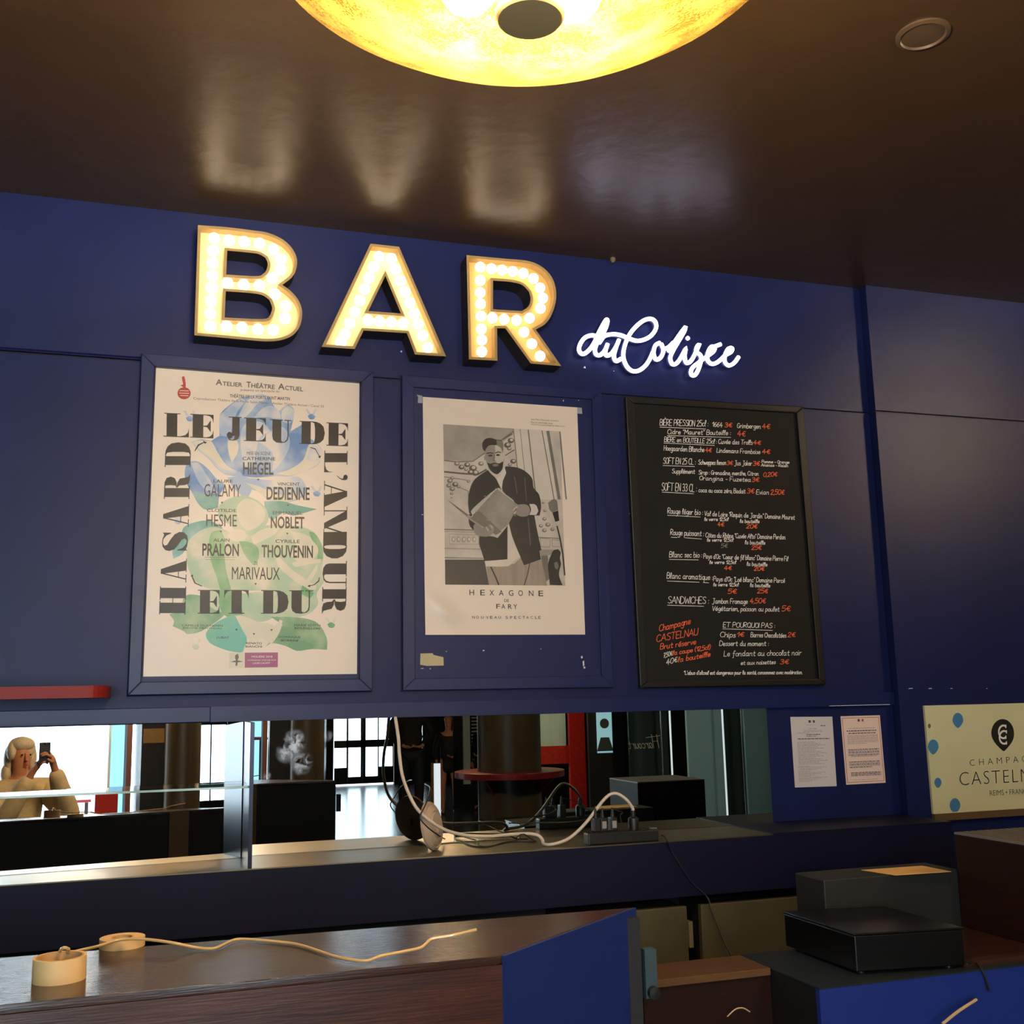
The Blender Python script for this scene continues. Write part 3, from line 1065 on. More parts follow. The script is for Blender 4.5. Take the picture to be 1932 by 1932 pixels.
H = 0.035
FAT = {
    'L': [[(0.02, 0.965), (0.66, 0.965), (0.66, 1), (0.02, 1)], [(0.12, 0), (0.54, 0), (0.54, 1), (0.12, 1)], [(0, 0), (1, 0), (1, 0.035), (0, 0.035)],
          [(1, 0), (1, 0.4), (0.96, 0.2), (0.86, 0.09), (0.66, 0.035), (0.66, 0)]],
    'E': [[(0, 0.965), (1, 0.965), (1, 1), (0, 1)], [(0.10, 0), (0.56, 0), (0.56, 1), (0.10, 1)], [(0, 0), (1, 0), (1, 0.035), (0, 0.035)],
          [(1, 0), (1, 0.36), (0.95, 0.17), (0.84, 0.07), (0.66, 0.03), (0.66, 0)], [(1, 1), (1, 0.64), (0.95, 0.83), (0.84, 0.93), (0.66, 0.97), (0.66, 1)],
          [(0.56, 0.48), (0.72, 0.46), (0.86, 0.28), (0.88, 0.28), (0.88, 0.74), (0.86, 0.74), (0.72, 0.54), (0.56, 0.52)]],
    'J': [[(0.12, 0.965), (1, 0.965), (1, 1), (0.12, 1)], [(0.36, 0.2), (0.86, 0.2), (0.86, 1), (0.36, 1)], [(0.86, 0.25), (0.80, 0.10), (0.62, 0.02), (0.38, 0.0), (0.36, 0.035), (0.5, 0.07), (0.55, 0.25)],
          _arc(0.2, 0.22, 0.2, 0.14, 0, 360, 18)[:-1], [(0.02, 0.16), (0.14, 0.02), (0.36, 0), (0.38, 0.03), (0.2, 0.06), (0.08, 0.18)]],
    'U': [[(0, 0.965), (0.6, 0.965), (0.6, 1), (0, 1)], [(0.66, 0.965), (1, 0.965), (1, 1), (0.66, 1)], [(0.1, 0.25), (0.52, 0.25), (0.52, 1), (0.1, 1)],
          [(0.1, 0.26), (0.14, 0.12), (0.28, 0.02), (0.5, 0), (0.72, 0.04), (0.83, 0.14), (0.86, 0.3), (0.86, 1), (0.81, 1), (0.81, 0.3), (0.77, 0.15), (0.66, 0.06), (0.56, 0.06), (0.52, 0.12), (0.52, 0.26)]],
    'D': [[(0, 0.965), (0.56, 0.965), (0.56, 1), (0, 1)], [(0, 0), (0.56, 0), (0.56, 0.035), (0, 0.035)], [(0.08, 0), (0.44, 0), (0.44, 1), (0.08, 1)],
          [(0.5, 1), (0.66, 0.985), (0.82, 0.92), (0.95, 0.78), (1, 0.5), (0.95, 0.22), (0.82, 0.08), (0.66, 0.015), (0.5, 0), (0.5, 0.035), (0.58, 0.08), (0.61, 0.3), (0.61, 0.7), (0.58, 0.92), (0.5, 0.965)]],
    'A': [[(0, 0), (0.34, 0), (0.34, 0.03), (0, 0.03)], [(0.44, 0), (1, 0), (1, 0.03), (0.44, 0.03)], [(0.36, 1), (0.56, 1), (0.92, 0.02), (0.50, 0.02)],
          [(0.37, 0.98), (0.4, 0.9), (0.17, 0.02), (0.12, 0.02)], [(0.2, 0.3), (0.56, 0.3), (0.56, 0.33), (0.2, 0.33)]],
    'M': [[(0, 0.97), (0.3, 0.97), (0.3, 1), (0, 1)], [(0.7, 0.97), (1, 0.97), (1, 1), (0.7, 1)], [(0, 0), (0.24, 0), (0.24, 0.03), (0, 0.03)], [(0.6, 0), (1, 0), (1, 0.03), (0.6, 0.03)],
          [(0.10, 0), (0.13, 0), (0.13, 1), (0.10, 1)], [(0.1, 1), (0.34, 1), (0.60, 0.02), (0.44, 0.02)], [(0.52, 0.02), (0.56, 0.02), (0.76, 1), (0.72, 1)], [(0.68, 0), (0.94, 0), (0.94, 1), (0.68, 1)]],
    'O': [[(0.48, 1), (0.3, 0.97), (0.12, 0.84), (0.02, 0.62), (0.02, 0.38), (0.12, 0.16), (0.3, 0.03), (0.48, 0), (0.48, 0.03), (0.43, 0.1), (0.41, 0.3), (0.41, 0.7), (0.43, 0.9), (0.48, 0.97)],
          [(0.48, 1), (0.7, 0.97), (0.88, 0.84), (0.98, 0.62), (0.98, 0.38), (0.88, 0.16), (0.7, 0.03), (0.48, 0), (0.48, 0.03), (0.55, 0.1), (0.58, 0.3), (0.58, 0.7), (0.55, 0.9), (0.48, 0.97)]],
    'R': [[(0, 0.965), (0.5, 0.965), (0.5, 1), (0, 1)], [(0, 0), (0.54, 0), (0.54, 0.035), (0, 0.035)], [(0.08, 0), (0.44, 0), (0.44, 1), (0.08, 1)],
          [(0.44, 1), (0.68, 0.99), (0.84, 0.92), (0.9, 0.76), (0.84, 0.60), (0.68, 0.52), (0.46, 0.5), (0.46, 0.52), (0.54, 0.56), (0.56, 0.76), (0.54, 0.95), (0.44, 0.97)],
          [(0.46, 0.51), (0.66, 0.49), (0.82, 0.4), (0.86, 0.2), (0.9, 0.06), (1, 0.02), (0.98, 0), (0.78, 0), (0.62, 0.05), (0.56, 0.2), (0.55, 0.4), (0.46, 0.49)]],
    'T': [[(0, 0.965), (1, 0.965), (1, 1), (0, 1)], [(0.3, 0), (0.72, 0), (0.72, 1), (0.3, 1)], [(0.18, 0), (0.84, 0), (0.84, 0.035), (0.18, 0.035)],
          [(0, 1), (0, 0.62), (0.04, 0.8), (0.13, 0.93), (0.26, 0.97)], [(1, 1), (1, 0.62), (0.96, 0.8), (0.87, 0.93), (0.74, 0.97)]],
    'H': [[(0, 0.965), (0.48, 0.965), (0.48, 1), (0, 1)], [(0, 0), (0.48, 0), (0.48, 0.035), (0, 0.035)], [(0.52, 0.965), (1, 0.965), (1, 1), (0.52, 1)], [(0.52, 0), (1, 0), (1, 0.035), (0.52, 0.035)],
          [(0.05, 0), (0.42, 0), (0.42, 1), (0.05, 1)], [(0.58, 0), (0.95, 0), (0.95, 1), (0.58, 1)], [(0.42, 0.485), (0.58, 0.485), (0.58, 0.515), (0.42, 0.515)]],
    'S': [[(0.9, 0.95), (0.94, 1), (0.94, 0.66), (0.9, 0.66), (0.8, 0.84), (0.62, 0.95), (0.42, 0.965), (0.3, 0.9), (0.34, 0.8), (0.6, 0.68), (0.86, 0.52), (0.98, 0.34), (0.96, 0.16), (0.8, 0.03), (0.56, 0), (0.3, 0.02),
           (0.12, 0.06), (0.06, 0), (0.06, 0.4), (0.1, 0.4), (0.2, 0.18), (0.4, 0.06), (0.56, 0.045), (0.66, 0.12), (0.6, 0.24), (0.36, 0.36), (0.12, 0.52), (0.04, 0.7), (0.08, 0.86), (0.24, 0.97), (0.44, 1), (0.66, 0.98), (0.82, 0.93)]],
    "'": [_arc(0.4, 0.8, 0.4, 0.2, 0, 360, 16)[:-1], [(0.5, 0.62), (0.8, 0.8), (0.78, 0.5), (0.5, 0.2), (0.1, 0.0), (0.1, 0.04), (0.44, 0.26), (0.6, 0.5)]],
}


def fat(mb, ch, bl, br, tl, Y, mi):
    a, b_, c_ = W(*bl, Y), W(*br, Y), W(*tl, Y)
    for k, poly in enumerate(FAT[ch]):
        off = Vector((0, -0.00002 * k, 0))
        mb.flat([[a + (b_ - a) * u + (c_ - a) * v + off for u, v in poly]], mi)


# ------------------------------------------------------------------ the rose theatre poster
def washed(name, rgb, pale, sc=9.0, pos=(0.40, 0.66)):
    m = mat(name, rgb, rough=0.35, var=0.2, vscale=sc, alt=pale)
    for n in m.node_tree.nodes:
        if n.type == 'VALTORGB':
            n.color_ramp.elements[0].position, n.color_ramp.elements[1].position = pos
    return m


PP = mat('poster_paper', (226, 214, 200), rough=0.34)
pmats = [PP, mat('poster_ink', (40, 36, 33), rough=0.32, spec=0.3), mat('poster_grey_ink', (96, 90, 84), rough=0.4),
         washed('petal_blue', (76, 128, 190), (176, 194, 212)), washed('petal_pale_blue', (150, 176, 208), (218, 212, 206)),
         washed('petal_teal', (66, 152, 140), (150, 190, 190)), washed('petal_pale_green', (160, 190, 160), (214, 208, 186)),
         washed('petal_green', (84, 156, 98), (150, 188, 140)), washed('leaf_green', (96, 150, 108), (166, 190, 150)),
         mat('poster_red', (176, 52, 40), rough=0.4), mat('poster_purple', (158, 78, 124), rough=0.4), washed('petal_cream', (206, 204, 182), (224, 214, 196)),
         washed('aqua_leaf', (92, 178, 160), (140, 190, 120))]
I_, G_, BL_, PB_, TE_, PG_, GR_, LF_, RD_, PU_, CR_, AQ_ = range(1, 13)
YP1 = YW - 0.0125
b = MB()
b.prism([W(*p, YP1) for p in [(294.4, 693.8), (678.2, 722), (673.4, 1271.5), (270, 1276.5)]], (0, 0.0008, 0), 0)
layer = [0]


def blob(tr, pts, mi, sm=True):
    layer[0] += 1
    P = [W(*tr(*p), YP1 - 0.00012 - 0.000012 * layer[0]) for p in pts]
    y = P[0].y
    if sm:
        P = [Vector((q.x, y, q.y)) for q in catmull([(p.x, p.z) for p in P], 4, corner=75)]
    b.flat([P], mi)


# blue bloom
blob(z1, [(700, 520), (720, 470), (790, 410), (870, 360), (960, 345), (1010, 335), (1080, 360), (1110, 420), (1150, 470), (1180, 440), (1220, 420), (1265, 450), (1262, 520), (1240, 620), (1340, 560), (1345, 640), (1430, 700), (1478, 760), (1470, 830), (1440, 880),
          (1340, 930), (1230, 960), (1120, 960), (980, 970), (880, 960), (760, 950), (680, 900), (620, 830), (540, 760), (485, 700), (560, 680), (650, 690), (700, 650)], BL_)
blob(z1, [(700, 520), (735, 465), (800, 410), (870, 365), (900, 390), (850, 450), (820, 510), (800, 580), (790, 640), (700, 640)], PB_)
blob(z1, [(900, 400), (960, 350), (1015, 335), (1070, 350), (1040, 380), (980, 420), (930, 480), (880, 520), (840, 510)], PB_)
blob(z1, [(1010, 460), (1060, 430), (1110, 430), (1155, 470), (1165, 520), (1120, 520), (1060, 510), (960, 520)], PB_)
blob(z1, [(1175, 470), (1215, 425), (1262, 455), (1262, 520), (1230, 560), (1180, 540)], PB_)
blob(z1, [(860, 640), (900, 560), (960, 540), (1040, 560), (1090, 620), (1010, 660), (980, 760), (960, 880), (900, 900), (870, 800)], PB_)
blob(z1, [(1000, 700), (1060, 640), (1130, 600), (1190, 590), (1225, 650), (1235, 720), (1200, 810), (1130, 900), (1100, 920), (1110, 800), (1060, 740)], PB_)
blob(z1, [(485, 700), (540, 685), (640, 690), (720, 640), (780, 650), (770, 740), (790, 850), (830, 880), (880, 960), (780, 955), (690, 905), (620, 830), (540, 765)], PB_)
blob(z1, [(490, 705), (540, 690), (640, 700), (700, 780), (760, 870), (800, 920), (720, 900), (640, 830), (560, 765)], CR_)
blob(z1, [(640, 690), (700, 655), (760, 660), (770, 750), (800, 850), (860, 900), (850, 930), (760, 880), (700, 800)], BL_)
blob(z1, [(770, 690), (820, 680), (845, 720), (835, 790), (795, 855), (775, 800), (765, 740)], CR_)
blob(z1, [(1240, 640), (1300, 590), (1345, 640), (1340, 720), (1320, 800), (1220, 900), (1150, 930), (1200, 840), (1240, 740)], BL_)
blob(z1, [(1380, 720), (1440, 720), (1478, 770), (1470, 830), (1430, 880), (1340, 930), (1230, 955), (1130, 940), (1250, 900), (1340, 830)], CR_)
blob(z1, [(1400, 730), (1445, 735), (1470, 790), (1455, 840), (1400, 850), (1360, 830)], PB_)
# leaves, stems and second flower
blob(z1, [(480, 850), (540, 850), (610, 900), (680, 980), (740, 1030), (700, 1110), (690, 1200), (600, 1190), (540, 1150), (490, 1080), (445, 1000), (440, 900)], BL_)
blob(z1, [(485, 860), (540, 860), (590, 930), (640, 1010), (690, 1090), (620, 1080), (540, 1000)], PB_)
blob(z1, [(490, 1080), (560, 1090), (640, 1100), (690, 1130), (690, 1200), (600, 1215), (540, 1170)], TE_)
blob(z1, [(760, 970), (880, 960), (960, 990), (940, 1080), (900, 1140), (860, 1100), (800, 1040)], PB_)
blob(z1, [(870, 990), (950, 975), (1080, 990), (1200, 970), (1290, 960), (1340, 1000), (1360, 1060), (1340, 1110), (1260, 1150), (1150, 1160), (1060, 1130), (1000, 1080), (900, 1040)], PB_)
blob(z1, [(900, 1010), (1010, 1040), (1120, 1090), (1250, 1110), (1340, 1090), (1260, 1145), (1130, 1155), (1040, 1110)], CR_)
blob(z1, [(1040, 1150), (1180, 1150), (1290, 1180), (1440, 1210), (1340, 1240), (1260, 1260), (1180, 1240), (1100, 1300), (1050, 1240)], TE_)
blob(z1, [(700, 1180), (800, 1120), (900, 1110), (1000, 1150), (1060, 1220), (1070, 1300), (1020, 1360), (960, 1400), (860, 1400), (780, 1330), (700, 1280)], PG_)
blob(z1, [(830, 1200), (900, 1130), (990, 1160), (1050, 1240), (1010, 1330), (920, 1370), (860, 1320)], CR_)
blob(z2, [(430, 60), (520, 20), (620, 10), (720, 60), (720, 130), (600, 140), (500, 140), (470, 180), (420, 260), (350, 300), (345, 230), (400, 150)], TE_)
blob(z2, [(460, 180), (520, 110), (620, 60), (720, 70), (800, 110), (860, 160), (900, 280), (960, 360), (1010, 460), (1070, 540), (700, 540), (560, 500), (490, 430), (455, 330)], PG_)
blob(z2, [(640, 100), (710, 80), (740, 150), (740, 300), (760, 420), (790, 530), (710, 545), (680, 440), (640, 330), (620, 200)], GR_)
blob(z2, [(760, 120), (820, 75), (890, 90), (910, 150), (870, 170), (790, 155)], CR_)
blob(z2, [(910, 130), (1000, 60), (1110, 40), (1240, 40), (1340, 60), (1420, 100), (1470, 180), (1490, 270), (1480, 380), (1500, 460), (1440, 560), (1450, 640), (1390, 710), (1280, 745), (1120, 740), (1040, 660), (1060, 540), (990, 420), (920, 320), (880, 210)], PG_)
blob(z2, [(940, 130), (1040, 70), (1160, 60), (1110, 120), (1010, 170), (960, 190)], CR_)
blob(z2, [(1240, 90), (1340, 110), (1420, 160), (1450, 240), (1400, 310), (1300, 320), (1230, 260), (1280, 190)], CR_)
blob(z2, [(1380, 90), (1430, 110), (1480, 200), (1488, 300), (1440, 310), (1450, 220), (1400, 150)], GR_)
blob(z2, [(1130, 300), (1160, 290), (1240, 370), (1320, 430), (1440, 510), (1430, 535), (1350, 520), (1240, 440), (1160, 370)], CR_)
blob(z2, [(1250, 330), (1340, 310), (1470, 300), (1470, 330), (1380, 340), (1280, 360)], CR_)
blob(z2, [(1360, 460), (1400, 400), (1440, 340), (1450, 360), (1420, 430), (1380, 480)], CR_)
blob(z2, [(850, 165), (920, 170), (990, 210), (1000, 290), (960, 350), (900, 280), (870, 220)], GR_)
blob(z2, [(1330, 500), (1420, 560), (1390, 600), (1310, 560)], GR_)
blob(z2, [(440, 580), (560, 580), (700, 640), (760, 700), (700, 760), (560, 850), (460, 870), (430, 850), (345, 810), (355, 770), (320, 720), (400, 690)], LF_)
blob(z2, [(560, 560), (640, 540), (760, 560), (900, 560), (1040, 560), (1130, 690), (1100, 750), (1000, 780), (900, 750), (820, 720), (700, 700), (600, 640)], PG_)
blob(z2, [(700, 540), (790, 540), (850, 600), (880, 720), (760, 740), (700, 660)], GR_)
blob(z2, [(600, 860), (680, 780), (790, 730), (840, 740), (880, 830), (910, 910), (890, 970), (870, 1010), (780, 1000), (690, 970), (620, 930)], AQ_)
blob(z2, [(820, 730), (900, 740), (1000, 780), (1080, 790), (1150, 830), (1120, 900), (1060, 960), (980, 970), (900, 880)], CR_)
blob(z2, [(1090, 740), (1200, 740), (1340, 750), (1450, 790), (1515, 900), (1517, 990), (1400, 985), (1290, 998), (1200, 960), (1100, 940), (1050, 970), (1120, 880), (1180, 800)], LF_)
blob(z2, [(1120, 820), (1160, 760), (1180, 770), (1160, 850), (1110, 930), (1080, 940)], CR_)
# small flies and ornaments
for tr, x, y, c in ((z1, 475, 520, BL_), (z1, 1400, 505, BL_), (z1, 1440, 1090, BL_), (z2, 1550, 800, GR_), (z2, 520, 965, PG_), (z1, 385, 1300, PB_)):
    blob(tr, [(x - 30, y - 5), (x, y - 20), (x + 30, y), (x + 15, y + 22), (x - 15, y + 20)], c)
    blob(tr, [(x - 25, y - 20), (x - 50, y - 55), (x - 30, y - 60), (x - 8, y - 20)], PB_ if tr is z1 else CR_)
    blob(tr, [(x + 8, y - 18), (x + 25, y - 62), (x + 42, y - 50), (x + 22, y - 12)], PB_ if tr is z1 else CR_)
for tr, x, y in ((z1, 995, 985), (z1, 720, 1160), (z1, 1220, 1180), (z2, 712, 92), (z2, 1216, 108), (z2, 975, 490), (z2, 962, 870), (z2, 830, 838), (z2, 1096, 840)):
    blob(tr, [(x - 9, y - 6), (x + 9, y - 6), (x, y + 9)], I_, False)
for tr, pts in ((z1, [(510, 768), (535, 720), (580, 700), (575, 690), (606, 702), (590, 715), (583, 706), (545, 728), (516, 770)]),
                (z1, [(1390, 738), (1430, 750), (1460, 805), (1472, 805), (1463, 826), (1450, 810), (1456, 808), (1428, 758), (1390, 744)]),
                (z2, [(482, 432), (492, 416), (504, 430), (496, 432), (520, 480), (570, 505), (565, 510), (510, 485), (488, 434)]),
                (z2, [(1462, 438), (1458, 470), (1420, 500), (1390, 505), (1390, 515), (1368, 508), (1385, 495), (1388, 500), (1418, 494), (1450, 465), (1457, 438)])):
    blob(tr, pts, I_, False)
# words
YT1 = YP1 - 0.0014
for ch, x0, x1, yb0, yb1, h, mi in (('L', 275, 468, 658, 665, 180, I_), ('E', 478, 655, 666, 673, 180, I_), ('J', 756, 868, 688, 692, 182, I_), ('E', 885, 1052, 692, 697, 178, I_), ('U', 1085, 1247, 704, 712, 178, I_),
                                    ('D', 1308, 1500, 714, 720, 174, I_), ('E', 1512, 1676, 727, 733, 176, I_)):
    fat(b, ch, z1(x0, yb0), z1(x1, yb1), z1(x0 + 2, yb0 - h), YT1, mi)
for ch, x0, x1, yb, h in (('E', 535, 700, 716, 181), ('T', 735, 921, 716, 181), ('D', 1015, 1225, 716, 179), ('U', 1228, 1412, 716, 178)):
    fat(b, ch, z2(x0, yb), z2(x1, yb), z2(x0 + 2, yb - h), YT1, I_)
# left word reads upwards: baseline on its right side
def up(ch, tr, ybot, ytop, xl, xr): fat(b, ch, tr(xr, ybot), tr(xr + (ybot - ytop) * 0.03, ytop), tr(xl, ybot), YT1, I_)
def down(ch, tr, ytop, ybot, xl, xr): fat(b, ch, tr(xl, ytop), tr(xl - (ybot - ytop) * 0.02, ybot), tr(xr, ytop), YT1, I_)
up('D', z1, 890, 703, 285, 480)
up('R', z1, 1133, 945, 278, 472)
up('A', z1, 1345, 1172, 270, 466)
up('S', z2, 246, 92, 262, 458)
up('A', z2, 480, 298, 252, 448)
up('H', z2, 722, 510, 242, 442)
down('L', z1, 765, 930, 1498, 1674)
down("'", z1, 948, 1000, 1590, 1675)
down('A', z1, 993, 1212, 1496, 1672)
down('M', z1, 1190, 1475, 1494, 1671)
down('O', z2, 122, 300, 1488, 1670)
down('U', z2, 315, 512, 1486, 1668)
down('R', z2, 514, 716, 1482, 1666)


def t1(body, tr, x0, y0, x1, y1, h, mi=I_, **kw):
    put_text(b, body, tr(x0, y0), tr(x1, y1), tr(x0 + 1, y0 - h), YT1 - 0.0002, mi, **kw)


def bars(body, tr, x0, y0, x1, y1, h, mi=I_, **kw): t1(body, tr, x0, y0, x1, y1, h, mi, **kw)


for w, x0, x1, y0, y1, h in (('A', 672, 722, 266, 270, 44), ('TELIER', 724, 874, 272, 282, 32), ('T', 905, 938, 285, 287, 44), ('HÉÂTRE', 942, 1120, 288, 299, 42), ('A', 1145, 1196, 300, 304, 46), ('CTUEL', 1198, 1335, 305, 317, 34)):
    t1(w, z1, x0, y0, x1, y1, h, G_, bold=0.02)
t1('présente un spectacle du', z1, 860, 318, 1155, 330, 24, G_)
t1('THÉÂTRE DE LA PORTE SAINT-MARTIN', z1, 778, 362, 1236, 385, 32, G_, bold=0.02)
t1('Coproduction Théâtre de la Porte Saint-Martin / Atelier Théâtre Actuel / Canal 33', z1, 502, 382, 1492, 444, 24, G_)
for w, tr, x0, x1, y0, h, bold in (('MISE EN SCÈNE', z1, 908, 1090, 798, 32, .0), ('CATHERINE', z1, 875, 1125, 838, 26, .01), ('HIEGEL', z1, 880, 1110, 948, 96, .02),
                                   ('LAURE', z1, 655, 800, 1008, 24, .01), ('GALAMY', z1, 585, 864, 1114, 96, .02), ('VINCENT', z1, 1140, 1310, 1030, 24, .01), ('DEDIENNE', z1, 1058, 1385, 1138, 98, .02),
                                   ('CLOTILDE', z1, 605, 828, 1230, 24, .01), ('HESME', z1, 600, 832, 1340, 92, .02), ('EMMANUEL', z1, 1105, 1332, 1250, 26, .01), ('NOBLET', z1, 1090, 1345, 1356, 92, .02),
                                   ('ALAIN', z2, 655, 776, 168, 24, .01), ('PRALON', z2, 570, 848, 277, 96, .02), ('CYRILLE', z2, 1125, 1310, 178, 26, .01), ('THOUVENIN', z2, 1020, 1410, 290, 98, .02),
                                   ('DE', z2, 965, 990, 345, 26, .01), ('MARIVAUX', z2, 795, 1158, 456, 96, .02), ('CAMILLE DUCHEMIN', z2, 415, 725, 812, 16, .01), ('JEROME MENTHUAL', z2, 418, 722, 834, 16, .01),
                                   ('MARIE EDITH', z2, 1268, 1465, 810, 16, .01), ('ROUSSILLON', z2, 1272, 1462, 834, 16, .01), ('LUBAT', z2, 678, 772, 904, 16, .01), ('DOMINIQUE', z2, 1150, 1315, 902, 17, .01),
                                   ('BORRINI', z2, 1168, 1296, 927, 17, .01), ('RENATO', z2, 902, 1022, 948, 17, .01), ('BIANCHI', z2, 898, 1022, 973, 17, .01)):
    t1(w, tr, x0, y0, x1, y0 + (x1 - x0) * 0.012, h, I_, bold=0.0 if 'M' in w else bold)
blob(z2, [(590, 285), (825, 287), (825, 289), (590, 288)], G_, False)
blob(z2, [(590, 303), (820, 305), (820, 307), (590, 306)], G_, False)
# little red emblem and the prize strip
blob(z1, _arc(432, 330, 50, 46, 0, 360, 24)[:-1], RD_, False)
blob(z1, [(415, 205), (432, 200), (440, 225), (445, 280), (430, 285), (405, 270), (425, 262), (418, 230)], RD_)
for y, x0, x1 in ((312, 400, 468), (330, 395, 470), (348, 402, 464)):
    blob(z1, [(x0, y - 4), (x1, y - 2), (x1, y + 3), (x0, y + 1)], 0, False)
blob(z2, [(893, 1012), (1145, 1010), (1143, 1122), (893, 1126)], PU_, False)
blob(z2, [(775, 1013), (892, 1012), (892, 1126), (772, 1128)], CR_, False)
blob(z2, [(822, 1030), (840, 1020), (848, 1045), (838, 1070), (882, 1080), (840, 1085), (835, 1112), (822, 1112), (824, 1085), (785, 1082), (825, 1070), (818, 1045)], G_, False)
t1('MOLIÈRE 2018', z2, 945, 1050, 1102, 1050, 20, 0)
t1('COMÉDIENNE THÉÂTRE PRIVÉ', z2, 912, 1074, 1130, 1073, 12, 0)
t1('LAURE CALAMY', z2, 955, 1098, 1085, 1097, 14, 0)
tag(b.build('theatre_poster', pmats, fix=False), 'cream theatre poster with blue and green roses and fat black lettering', 'poster')
# ------------------------------------------------------------------ the black and white portrait poster
def grey(n, v, var=0.12, alt=None):
    return mat(n, (v, int(v * .97), int(v * .92)), rough=0.3, var=var, vscale=14, alt=alt)


bw = [mat('portrait_paper', (222, 210, 198), rough=0.30), grey('bw_black', 30), grey('bw_dark', 48), grey('bw_mid', 112), grey('bw_soft', 150), grey('bw_light', 184),
      grey('bw_pale', 200, 0.04), grey('bw_skin', 138, 0.1), grey('bw_skin_lit', 186, 0.06), grey('bw_line', 84), mat('bw_ink', (30, 27, 25), rough=0.4),
      grey('bw_book', 140, 0.2), mat('bw_trouser', (150, 138, 126), rough=0.4, var=0.12, vscale=6, stretch=(8, 1, 1))]
K, DKG, MID, SOFT, LIGHT, PALE, SKIN, SKINL, LINE, INK, BOOK, TRO = range(1, 13)
YP2 = YW - 0.0155
b = MB()
# the sheet: a thin strip grid with a slight curl at its free lower left corner and edges
c4 = [W(*p, YP2) for p in ((797.6, 748.7), (1088.9, 768.7), (1104, 1197.2), (802, 1198))]
NU, NV = 40, 60
V, F = [], []
for j in range(NV + 1):
    for i in range(NU + 1):
        u, v = i / NU, j / NV
        p = (c4[0] * (1 - u) + c4[1] * u) * (1 - v) + (c4[3] * (1 - u) + c4[2] * u) * v
        lift = 0.012 * max(0, v - 0.72) ** 1.5 * max(0, 0.42 - u) * 8
        ss_, tt_ = (u - .12) * .68 * .76 + (v - .905) * .97 * .65, -(u - .12) * .68 * .65 + (v - .905) * .97 * .76
        lift += 0.0095 * math.exp(-(ss_ / .065) ** 2 - (tt_ / .030) ** 2)
        V.append(p + Vector((0, -lift, 0)))
for j in range(NV):
    for i in range(NU):
        a = j * (NU + 1) + i
        F.append((a, a + 1, a + NU + 2, a + NU + 1))
b.add(V, F, 0)
layer[0] = 0


def pb(tr, pts, mi, sm=True):
    layer[0] += 1
    P = [W(*tr(*p), YP2 - 0.0004 - 0.000012 * layer[0]) for p in pts]
    y = P[0].y
    if sm:
        P = [Vector((q.x, y, q.y)) for q in catmull([(p.x, p.z) for p in P], 4, corner=62)]
    b.flat([P], mi)


def line(tr, pts, w, mi):
    layer[0] += 1
    P = [W(*tr(*p), YP2 - 0.0004 - 0.000012 * layer[0]) for p in pts]
    for p, q in zip(P, P[1:]):
        d = (q - p)
        n = Vector((-d.z, 0, d.x)).normalized() * (w / 4.6 * YW / FPX / 2)
        b.quad(p - n, q - n, q + n, p + n, mi)


pb(z3, [(442, 507), (1458, 570), (1502, 1910), (460, 1900)], LIGHT, False)
# wall, cornice, ornament
pb(z3, [(442, 507), (1050, 545), (1050, 600), (700, 830), (450, 820)], SOFT, False)
pb(z3, [(1050, 545), (1360, 562), (1425, 1160), (1290, 1160), (1085, 880)], PALE, False)
for x0, x1, w in ((1052, 1090, 9), (1110, 1150, 6), (1180, 1225, 12), (1300, 1380, 10), (1350, 1425, 30), (1455, 1485, 14)):
    line(z3, [(x0, 548 + (x0 - 1050) * .06), (x1 + 25, 1160)], w, MID)
line(z3, [(450, 822), (560, 835), (700, 830), (800, 760), (900, 680), (1050, 570)], 12, MID)
line(z3, [(450, 920), (600, 935), (740, 945), (820, 900)], 16, LINE)
line(z3, [(450, 965), (600, 985), (680, 1000)], 7, MID)
for (x, y, r) in ((560, 850, 24), (600, 880, 26), (650, 860, 26), (700, 890, 34), (720, 930, 32), (680, 925, 26), (770, 850, 24), (640, 900, 18), (1000, 690, 30), (1030, 650, 28), (1015, 720, 20), (1050, 830, 26), (1020, 860, 18), (500, 1000, 24), (520, 975, 18), (545, 1030, 26), (490, 1040, 22), (520, 1070, 24), (515, 1110, 15),
                  (515, 1145, 9), (575, 1050, 16), (660, 1005, 14), (1310, 1190, 12), (1325, 1260, 14), (1320, 1330, 18), (1350, 1380, 22), (1290, 1390, 18), (1320, 1430, 20), (1390, 1420, 18)):
    pb(z3, _arc(x, y, r, r * .8, 0, 360, 10)[:-1], MID if r < 25 else LINE)
    pb(z3, _arc(x + r * .2, y - r * .2, r * .5, r * .4, 0, 360, 8)[:-1], LIGHT)
line(z3, [(580, 1055), (640, 1080), (660, 1090), (668, 1260)], 7, MID)
line(z3, [(960, 640), (1040, 590)], 10, LINE)
line(z3, [(980, 780), (1060, 730)], 9, LINE)
# fireplace: mouldings and dark opening
line(z4, [(452, 40), (760, 48)], 10, MID)
line(z4, [(452, 58), (760, 66)], 4, MID)
for loop in ([(495, 80), (750, 90), (750, 170), (498, 168)],):
    line(z4, loop + [loop[0]], 5, SOFT)
for k in range(5):
    pb(z4, _arc(530 + k * 45, 128, 17, 24, 0, 360, 10)[:-1], SOFT)
    pb(z4, _arc(533 + k * 45, 126, 9, 14, 0, 360, 8)[:-1], PALE)
line(z4, [(455, 205), (780, 212)], 12, SOFT)
line(z4, [(455, 285), (790, 292)], 9, MID)
pb(z4, [(458, 303), (800, 303), (840, 522), (460, 520)], DKG, False)
line(z4, [(1270, 110), (1460, 120)], 8, MID)
for loop in ([(1285, 115), (1370, 125), (1370, 195), (1290, 190)], [(1385, 130), (1460, 136), (1462, 190), (1390, 188)]):
    line(z4, loop + [loop[0]], 4, MID)
